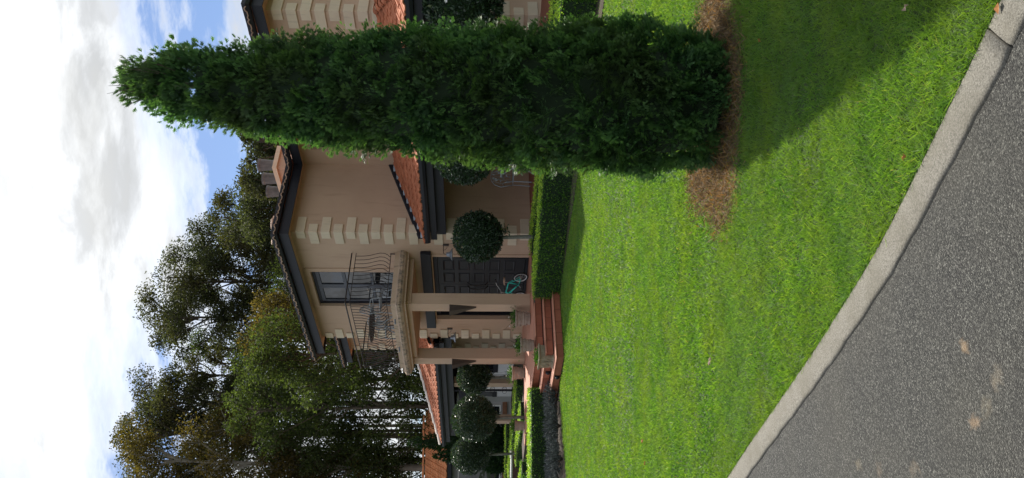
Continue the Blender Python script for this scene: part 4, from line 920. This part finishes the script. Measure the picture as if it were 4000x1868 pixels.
for (z0, z1, g0, g1) in ((0, .03, .03, .0), (.03, .25, 0, .01), (.25, .275, .01, .035), (.275, .30, .035, .035)):
    a, b = .19, .14
    lo = [(-a - g0, -b - g0, z0), (a + g0, -b - g0, z0), (a + g0, b + g0, z0), (-a - g0, b + g0, z0)]; hi = [(-a - g1, -b - g1, z1), (a + g1, -b - g1, z1), (a + g1, b + g1, z1), (-a - g1, b + g1, z1)]
    for k in range(4): mb.quad(lo[k], lo[(k + 1) % 4], hi[(k + 1) % 4], hi[k])
lo = [(-.225, -.175, .30), (.225, -.175, .30), (.225, .175, .30), (-.225, .175, .30)]; hi = [(-.17, -.12, .30), (.17, -.12, .30), (.17, .12, .30), (-.17, .12, .30)]
for k in range(4): mb.quad(lo[k], lo[(k + 1) % 4], hi[(k + 1) % 4], hi[k])
tp2 = fix_normals(mb.build('trough', TROUGH, tro))
mb = MB()
for sx in (-.1, .1):
    for yy in (-.148, .148): mb.torus((sx, yy, .14), (1, 0, 0), (0, 0, 1), .055, .009, 14, 5); mb.tube([(sx - .03, yy, .10), (sx + .03, yy, .18)], .007, 5)
for yy in (0,):
    for xx in (-.198, .198): mb.torus((xx, yy, .14), (0, 1, 0), (0, 0, 1), .06, .009, 14, 5)
mb.build('relief', TROUGH, tp2)['kind'] = 'stuff'
MB().quad((-.17, -.12, .27), (.17, -.12, .27), (.17, .12, .27), (-.17, .12, .27)).build('soil', SOIL, tro)
n = 300; D = unit(np.c_[RNG.normal(0, .7, (n, 2)), RNG.uniform(.3, 1.2, n)]); P = np.c_[RNG.uniform(-.15, .15, n), RNG.uniform(-.1, .1, n), np.full(n, .28)] + D * RNG.uniform(0, .09, n)[:, None]
fast_mesh('foliage', leaf_quads(P, D, RNG.uniform(.03, .05, n), .024), 4, LEAF_POT, RNG.random(n), tro)
mb = MB()
for k in range(6): x = random.uniform(-.14, .14); mb.tube([(x, 0, .28), (x + random.gauss(0, .03), random.gauss(0, .03), .38), (x + random.gauss(0, .05), random.gauss(0, .04), .43)], [.004, .003, .002], 4)
mb.build('flower_stems', WOOD, tro)

# step lights
for k, (s, o, z, lab) in enumerate([(.52, 3.215, .23, 'black dome step light on the middle riser near the trough'), (.2, 3.487, .085, 'black dome step light on the bottom riser')]):
    rt_ = empty('step_light', wld(s, o, z), HA); tag(rt_, lab, 'light', 'step lights')
    b_ = MB().lathe([(.045, 0), (.042, .02), (.03, .042), (.012, .052)], 16).build('dome', TRIM, rt_, smooth=True); b_.rotation_euler = (R(-90), 0, 0)
    MB().box(-.05, .05, 0, .008, -.05, .05).build('backplate', TRIM, rt_)

# ------------------------------------------------------------------ wall lamps
def barn_lamp(label, s, z):
    root = empty('wall_lamp', wld(s, 0.0, z), HA); tag(root, label, 'lamp', 'barn lamps by the entrance')
    MB().box(-.03, .03, .001, .03, -.07, .07).build('backplate', IRONL, root, bevel=.005)
    arm = [(0, .03, .05), (.02, .15, .052), (.04, .22, .045), (.045, .245, .02), (.045, .25, -.02)]
    MB().tube(arm, .009, 6).tube([(0, .03, -.03), (.01, .09, -.03), (.02, .13, 0), (.025, .15, .05)], .005, 5).build('arm', IRONL, root)
    MB().lathe([(.02, 0), (.045, -.005), (.05, -.02), (.052, -.06), (.06, -.075), (.085, -.09), (.13, -.12), (.15, -.135), (.145, -.138), (.10, -.11), (.05, -.08)], 22, (.045, .25, -.02)).build('shade', GALV, root, smooth=True)
    MB().lathe([(.01, -.08), (.026, -.10), (.024, -.14), (.008, -.155)], 12, (.045, .25, -.02)).build('bulb', WHITE, root, smooth=True)
barn_lamp('grey metal barn lamp on the wall right of the front door', .42, 2.43); barn_lamp('grey metal barn lamp on the quoins left of the front door', 4.05, 2.43)
for sx, lab in ((1.10, 'dark wedge shaped up light on the right balcony pillar'), (3.56, 'dark wedge shaped up light on the left balcony pillar')):
    root = empty('wedge_lamp', wld(sx, 1.25, 1.72), HA); tag(root, lab, 'lamp', 'wedge lamps on the pillars')
    mb = MB(); a = [(-.02, .001, 0), (.04, .001, 0), (.14, .001, .60), (-.10, .001, .60)]; b = [(.01, .02, .0), (.01, .02, .0), (.12, .17, .60), (-.08, .17, .60)]
    mb.quad(a[0], a[3], b[3], b[0]); mb.quad(a[1], b[1], b[2], a[2]); mb.quad(b[0], b[3], b[2], b[1]); mb.quad(a[3], a[2], b[2], b[3])
    fix_normals(mb.build('shade', IRONL, root)); MB().box(-.03, .05, .002, .012, .1, .5).build('backplate', IRON, root)

# ------------------------------------------------------------------ bicycle leaning by the door
bk = empty('bicycle', wld(1.28, .28, .5), HA); tag(bk, 'small teal bicycle with white rims leaning by the dark front door', 'bicycle')
Rw, wb = .19, .78
def wheel(x):
    ty = MB().torus((x, 0, Rw), (1, 0, 0), (0, 0, 1), Rw - .018, .02, 30, 7).build('wheel', RUBBER, bk, smooth=True)
    MB().torus((x, 0, Rw), (1, 0, 0), (0, 0, 1), Rw - .044, .012, 30, 6).build('rim', WHITE, ty, smooth=True)
    sp = MB()
    for k in range(14): a = k * 6.283 / 14; sp.tube([(x, .012 * (-1) ** k, Rw), (x + math.cos(a) * (Rw - .045), 0, Rw + math.sin(a) * (Rw - .045))], .0015, 4)
    sp.build('spokes', SILVER, ty); MB().tube([(x, -.04, Rw), (x, .04, Rw)], .016, 8).build('hub', SILVER, ty)
wheel(0); wheel(wb)
seat_t, head_t, head_b, bb, rear, front = (.16, 0, .47), (.57, 0, .52), (.60, 0, .44), (.28, 0, .22), (0, 0, Rw), (wb, 0, Rw)
fm = MB().tube([seat_t, head_t], .016, 8).tube([head_b, bb], .018, 8).tube([seat_t, bb], .015, 8).tube([head_t, head_b], .02, 8)
for sg in (-.03, .03): fm.tube([(seat_t[0], sg * .4, seat_t[2] - .02), (0, sg, Rw)], .009, 6).tube([(bb[0], sg * .6, bb[2]), (0, sg, Rw)], .010, 6).tube([(head_b[0], sg, head_b[2]), (.68, sg, .36), (wb, sg, Rw)], .012, 6)
fm.build('frame', TEAL, bk, smooth=True)
MB().tube([(.57, 0, .52), (.55, 0, .62), (.53, 0, .64)], .012, 6).tube([(.42, .24, .74), (.50, .20, .72), (.55, .06, .64), (.55, -.06, .64), (.50, -.20, .72), (.42, -.24, .74)], .010, 6).build('handlebar', SILVER, bk, smooth=True)
for sg in (-1, 1): MB().tube([(.35, sg * .25, .745), (.44, sg * .235, .735)], .016, 8).build('grip', RUBBER, bk)
MB().tube([seat_t, (.13, 0, .56)], .010, 6).build('seat_post', SILVER, bk)
sm = MB(); 
for x, w, z in ((-.02, .10, .58), (.06, .11, .585), (.14, .06, .58), (.24, .022, .565)):
    sm.v += [(x, -w / 1.6, z - .02), (x, -w / 3, z + .012), (x, 0, z + .016), (x, w / 3, z + .012), (x, w / 1.6, z - .02)]
for i in range(3):
    for j in range(4): sm.f.append((i * 5 + j, i * 5 + j + 1, i * 5 + 5 + j + 1, i * 5 + 5 + j))
sm.f += [(0, 1, 2, 3, 4), (19, 18, 17, 16, 15), (0, 4, 9, 14, 19, 15, 10, 5)]; fix_normals(sm.build('saddle', SADDLE, bk, smooth=True))
MB().torus((.28, .03, .22), (1, 0, 0), (0, 0, 1), .06, .008, 18, 5).build('chainring', RUBBER, bk)
MB().tube([(.28, .05, .22), (.36, .055, .16)], .009, 6).tube([(.28, -.05, .22), (.20, -.055, .28)], .009, 6).build('crank', SILVER, bk)
for x, y, z in ((.36, .09, .16), (.20, -.09, .28)): MB().box(x - .035, x + .035, y - .03, y + .03, z - .009, z + .009).build('pedal', RUBBER, bk)
MB().box(.14, .2, .05, .06, .47, .50).build('reflector', SADDLE, bk) if False else None
bk.rotation_euler = (R(-7), 0, HA)

# ------------------------------------------------------------------ bistro set under the right verandah
bt = empty('bistro_table', wld(-1.62, -.75, .498), HA); tag(bt, 'folding metal bistro table with crossed legs in front of the leaf backed chair', 'table')
mb = MB().box(-.34, .34, -.22, -.18, .695, .725).box(-.34, .34, .18, .22, .695, .725)
for k in range(9): mb.box(-.34 + k * .08, -.34 + k * .08 + .035, -.18, .18, .70, .718)
mb.build('table_top', ALU, bt)
for yy in (-.17, .17):
    for sg in (-1, 1): MB().tube([(sg * .30, yy + .012 * sg, .70), (-sg * .30, yy + .012 * sg, 0)], .013, 6).build('leg', ALU, bt)
MB().tube([(-.28, -.17, .03), (-.28, .17, .03)], .01, 6).tube([(.28, -.17, .03), (.28, .17, .03)], .01, 6).build('stretcher', ALU, bt)
def leaf_chair(label, loc, rz, hoop=True, mt=ALU, name='bistro_chair', group='cast metal chairs', r_b=.24, sh=.42):
    c = empty(name, loc, rz); tag(c, label, 'chair', group)
    hp = [(-.20, .2, sh), (-.215, .21, sh + .12), (-r_b, .22, sh + .26), (-.19, .225, sh + .40), (-.10, .23, sh + .475), (0, .23, sh + .495), (.10, .23, sh + .475), (.19, .225, sh + .40), (r_b, .22, sh + .26), (.215, .21, sh + .12), (.20, .2, sh)]
    MB().tube(hp, .012, 6).build('back_hoop', mt, c, smooth=True)
    lv = MB(); rg = random.Random(5)
    for k in range(30):
        a = rg.uniform(0, 6.28); q = .19 * math.sqrt(rg.random()); x = q * math.cos(a); z = sh + .25 + q * 1.05 * math.sin(a); t = rg.uniform(0, 6.28); l = .038
        dx, dz = math.cos(t) * l, math.sin(t) * l; px, pz = -dz * .5, dx * .5
        lv.quad((x - dx, .222, z - dz), (x + px, .215, z + pz), (x + dx, .222, z + dz), (x - px, .229, z - pz))
    for k in range(5): lv.tube([(-.12 + k * .06, .222, sh + .03), (-.16 + k * .08, .222, sh + .25), (-.1 + k * .05, .225, sh + .46)], .005, 5)
    lv.build('back_panel', mt, c)
    s_ = MB().box(-.21, .21, -.21, -.19, sh - .02, sh).box(-.21, .21, .19, .21, sh - .02, sh)
    for k in range(8): s_.box(-.21 + k * .054, -.21 + k * .054 + .03, -.19, .19, sh - .014, sh - .002)
    s_.build('seat', mt, c)
    for sx in (-.19, .19):
        for sy in (-.19, .19): MB().tube([(sx, sy, sh - .01), (sx * 1.12, sy * 1.18, 0)], .012, 6).build('leg', mt, c)
        MB().tube([(sx * 1.1, .2, sh + .2), (sx * 1.15, 0, sh + .22), (sx * 1.12, -.16, sh + .19), (sx, -.18, sh)], .010, 6).build('armrest', mt, c)
    return c
leaf_chair('grey metal chair with round leafy back under the right verandah', wld(-.62, -1.22, .498), R(8), mt=ALU)
# balcony furniture
leaf_chair('cast metal balcony chair beside the glass balcony doors', wld(1.95, .55, 3.6), HA + R(-60), mt=ALU, sh=.42)
leaf_chair('cast metal balcony chair next to the round table, facing the railing', wld(3.35, .42, 3.6), HA + R(200), mt=ALU, sh=.42)
tb = empty('balcony_table', wld(2.72, .72, 3.6), HA); tag(tb, 'round lattice topped metal table on the balcony', 'table')
mb = MB().torus((0, 0, .68), (1, 0, 0), (0, 1, 0), .42, .016, 28, 6)
for k in range(-6, 7):
    q = k * .062; w = math.sqrt(max(0, .42 ** 2 - q * q)); mb.box(-w, w, q - .014, q + .014, .672, .684); mb.box(q - .014, q + .014, -w, w, .676, .688)
mb.build('table_top', IRONL, tb)
for k in range(4): a = k * 1.57 + .6; MB().tube([(math.cos(a) * .05, math.sin(a) * .05, .66), (math.cos(a) * .09, math.sin(a) * .09, .35), (math.cos(a) * .3, math.sin(a) * .3, 0)], .014, 6).build('leg', ALU, tb)

# wrought iron scroll screen at the back of the verandah
sc2 = empty('scroll_screen', wld(9.35, -1.2, .5), HA + R(10)); tag(sc2, 'black wrought iron scroll screen with pale panel behind the left pillar', 'screen')
MB().box(-.45, .55, -.03, -.02, .05, .95).build('pale_panel', WHITE, sc2)
mb = MB().box(-.47, .57, -.012, .012, .93, .96).box(-.47, .57, -.012, .012, .03, .06)
for k in range(5):
    x = -.35 + k * .2; mb.tube([(x, 0, .05), (x, 0, .95)], .008, 5)
    for z in (.3, .7): mb.torus((x + .1, 0, z), (1, 0, 0), (0, 0, 1), .07, .007, 14, 5)
mb.build('scrollwork', IRON, sc2)

# low brick wall with white coping
bw = empty('brick_wall', (-6.15, 22.2, 0), R(180 + 6)); tag(bw, 'low dark brick garden wall with ragged white coping beyond the hedges', 'wall')
bme = box_mesh('brick', .215, .10, .062, BRICK, .004)
MB().box(0, 2.6, -.20, -.012, .0, .66).build('mortar', GROUT, bw)
for r_ in range(9):
    for k in range(11): inst(bme, bw, (k * .228 - (.114 if r_ % 2 else 0), -.10, .02 + r_ * .072), name='brick')
mb = MB()
for k in range(14):
    x = k * .19; mb.box(x, x + .186, -.24, .03, .672, .70 + random.uniform(0, .035))
mb.build('coping', WHITE, bw)
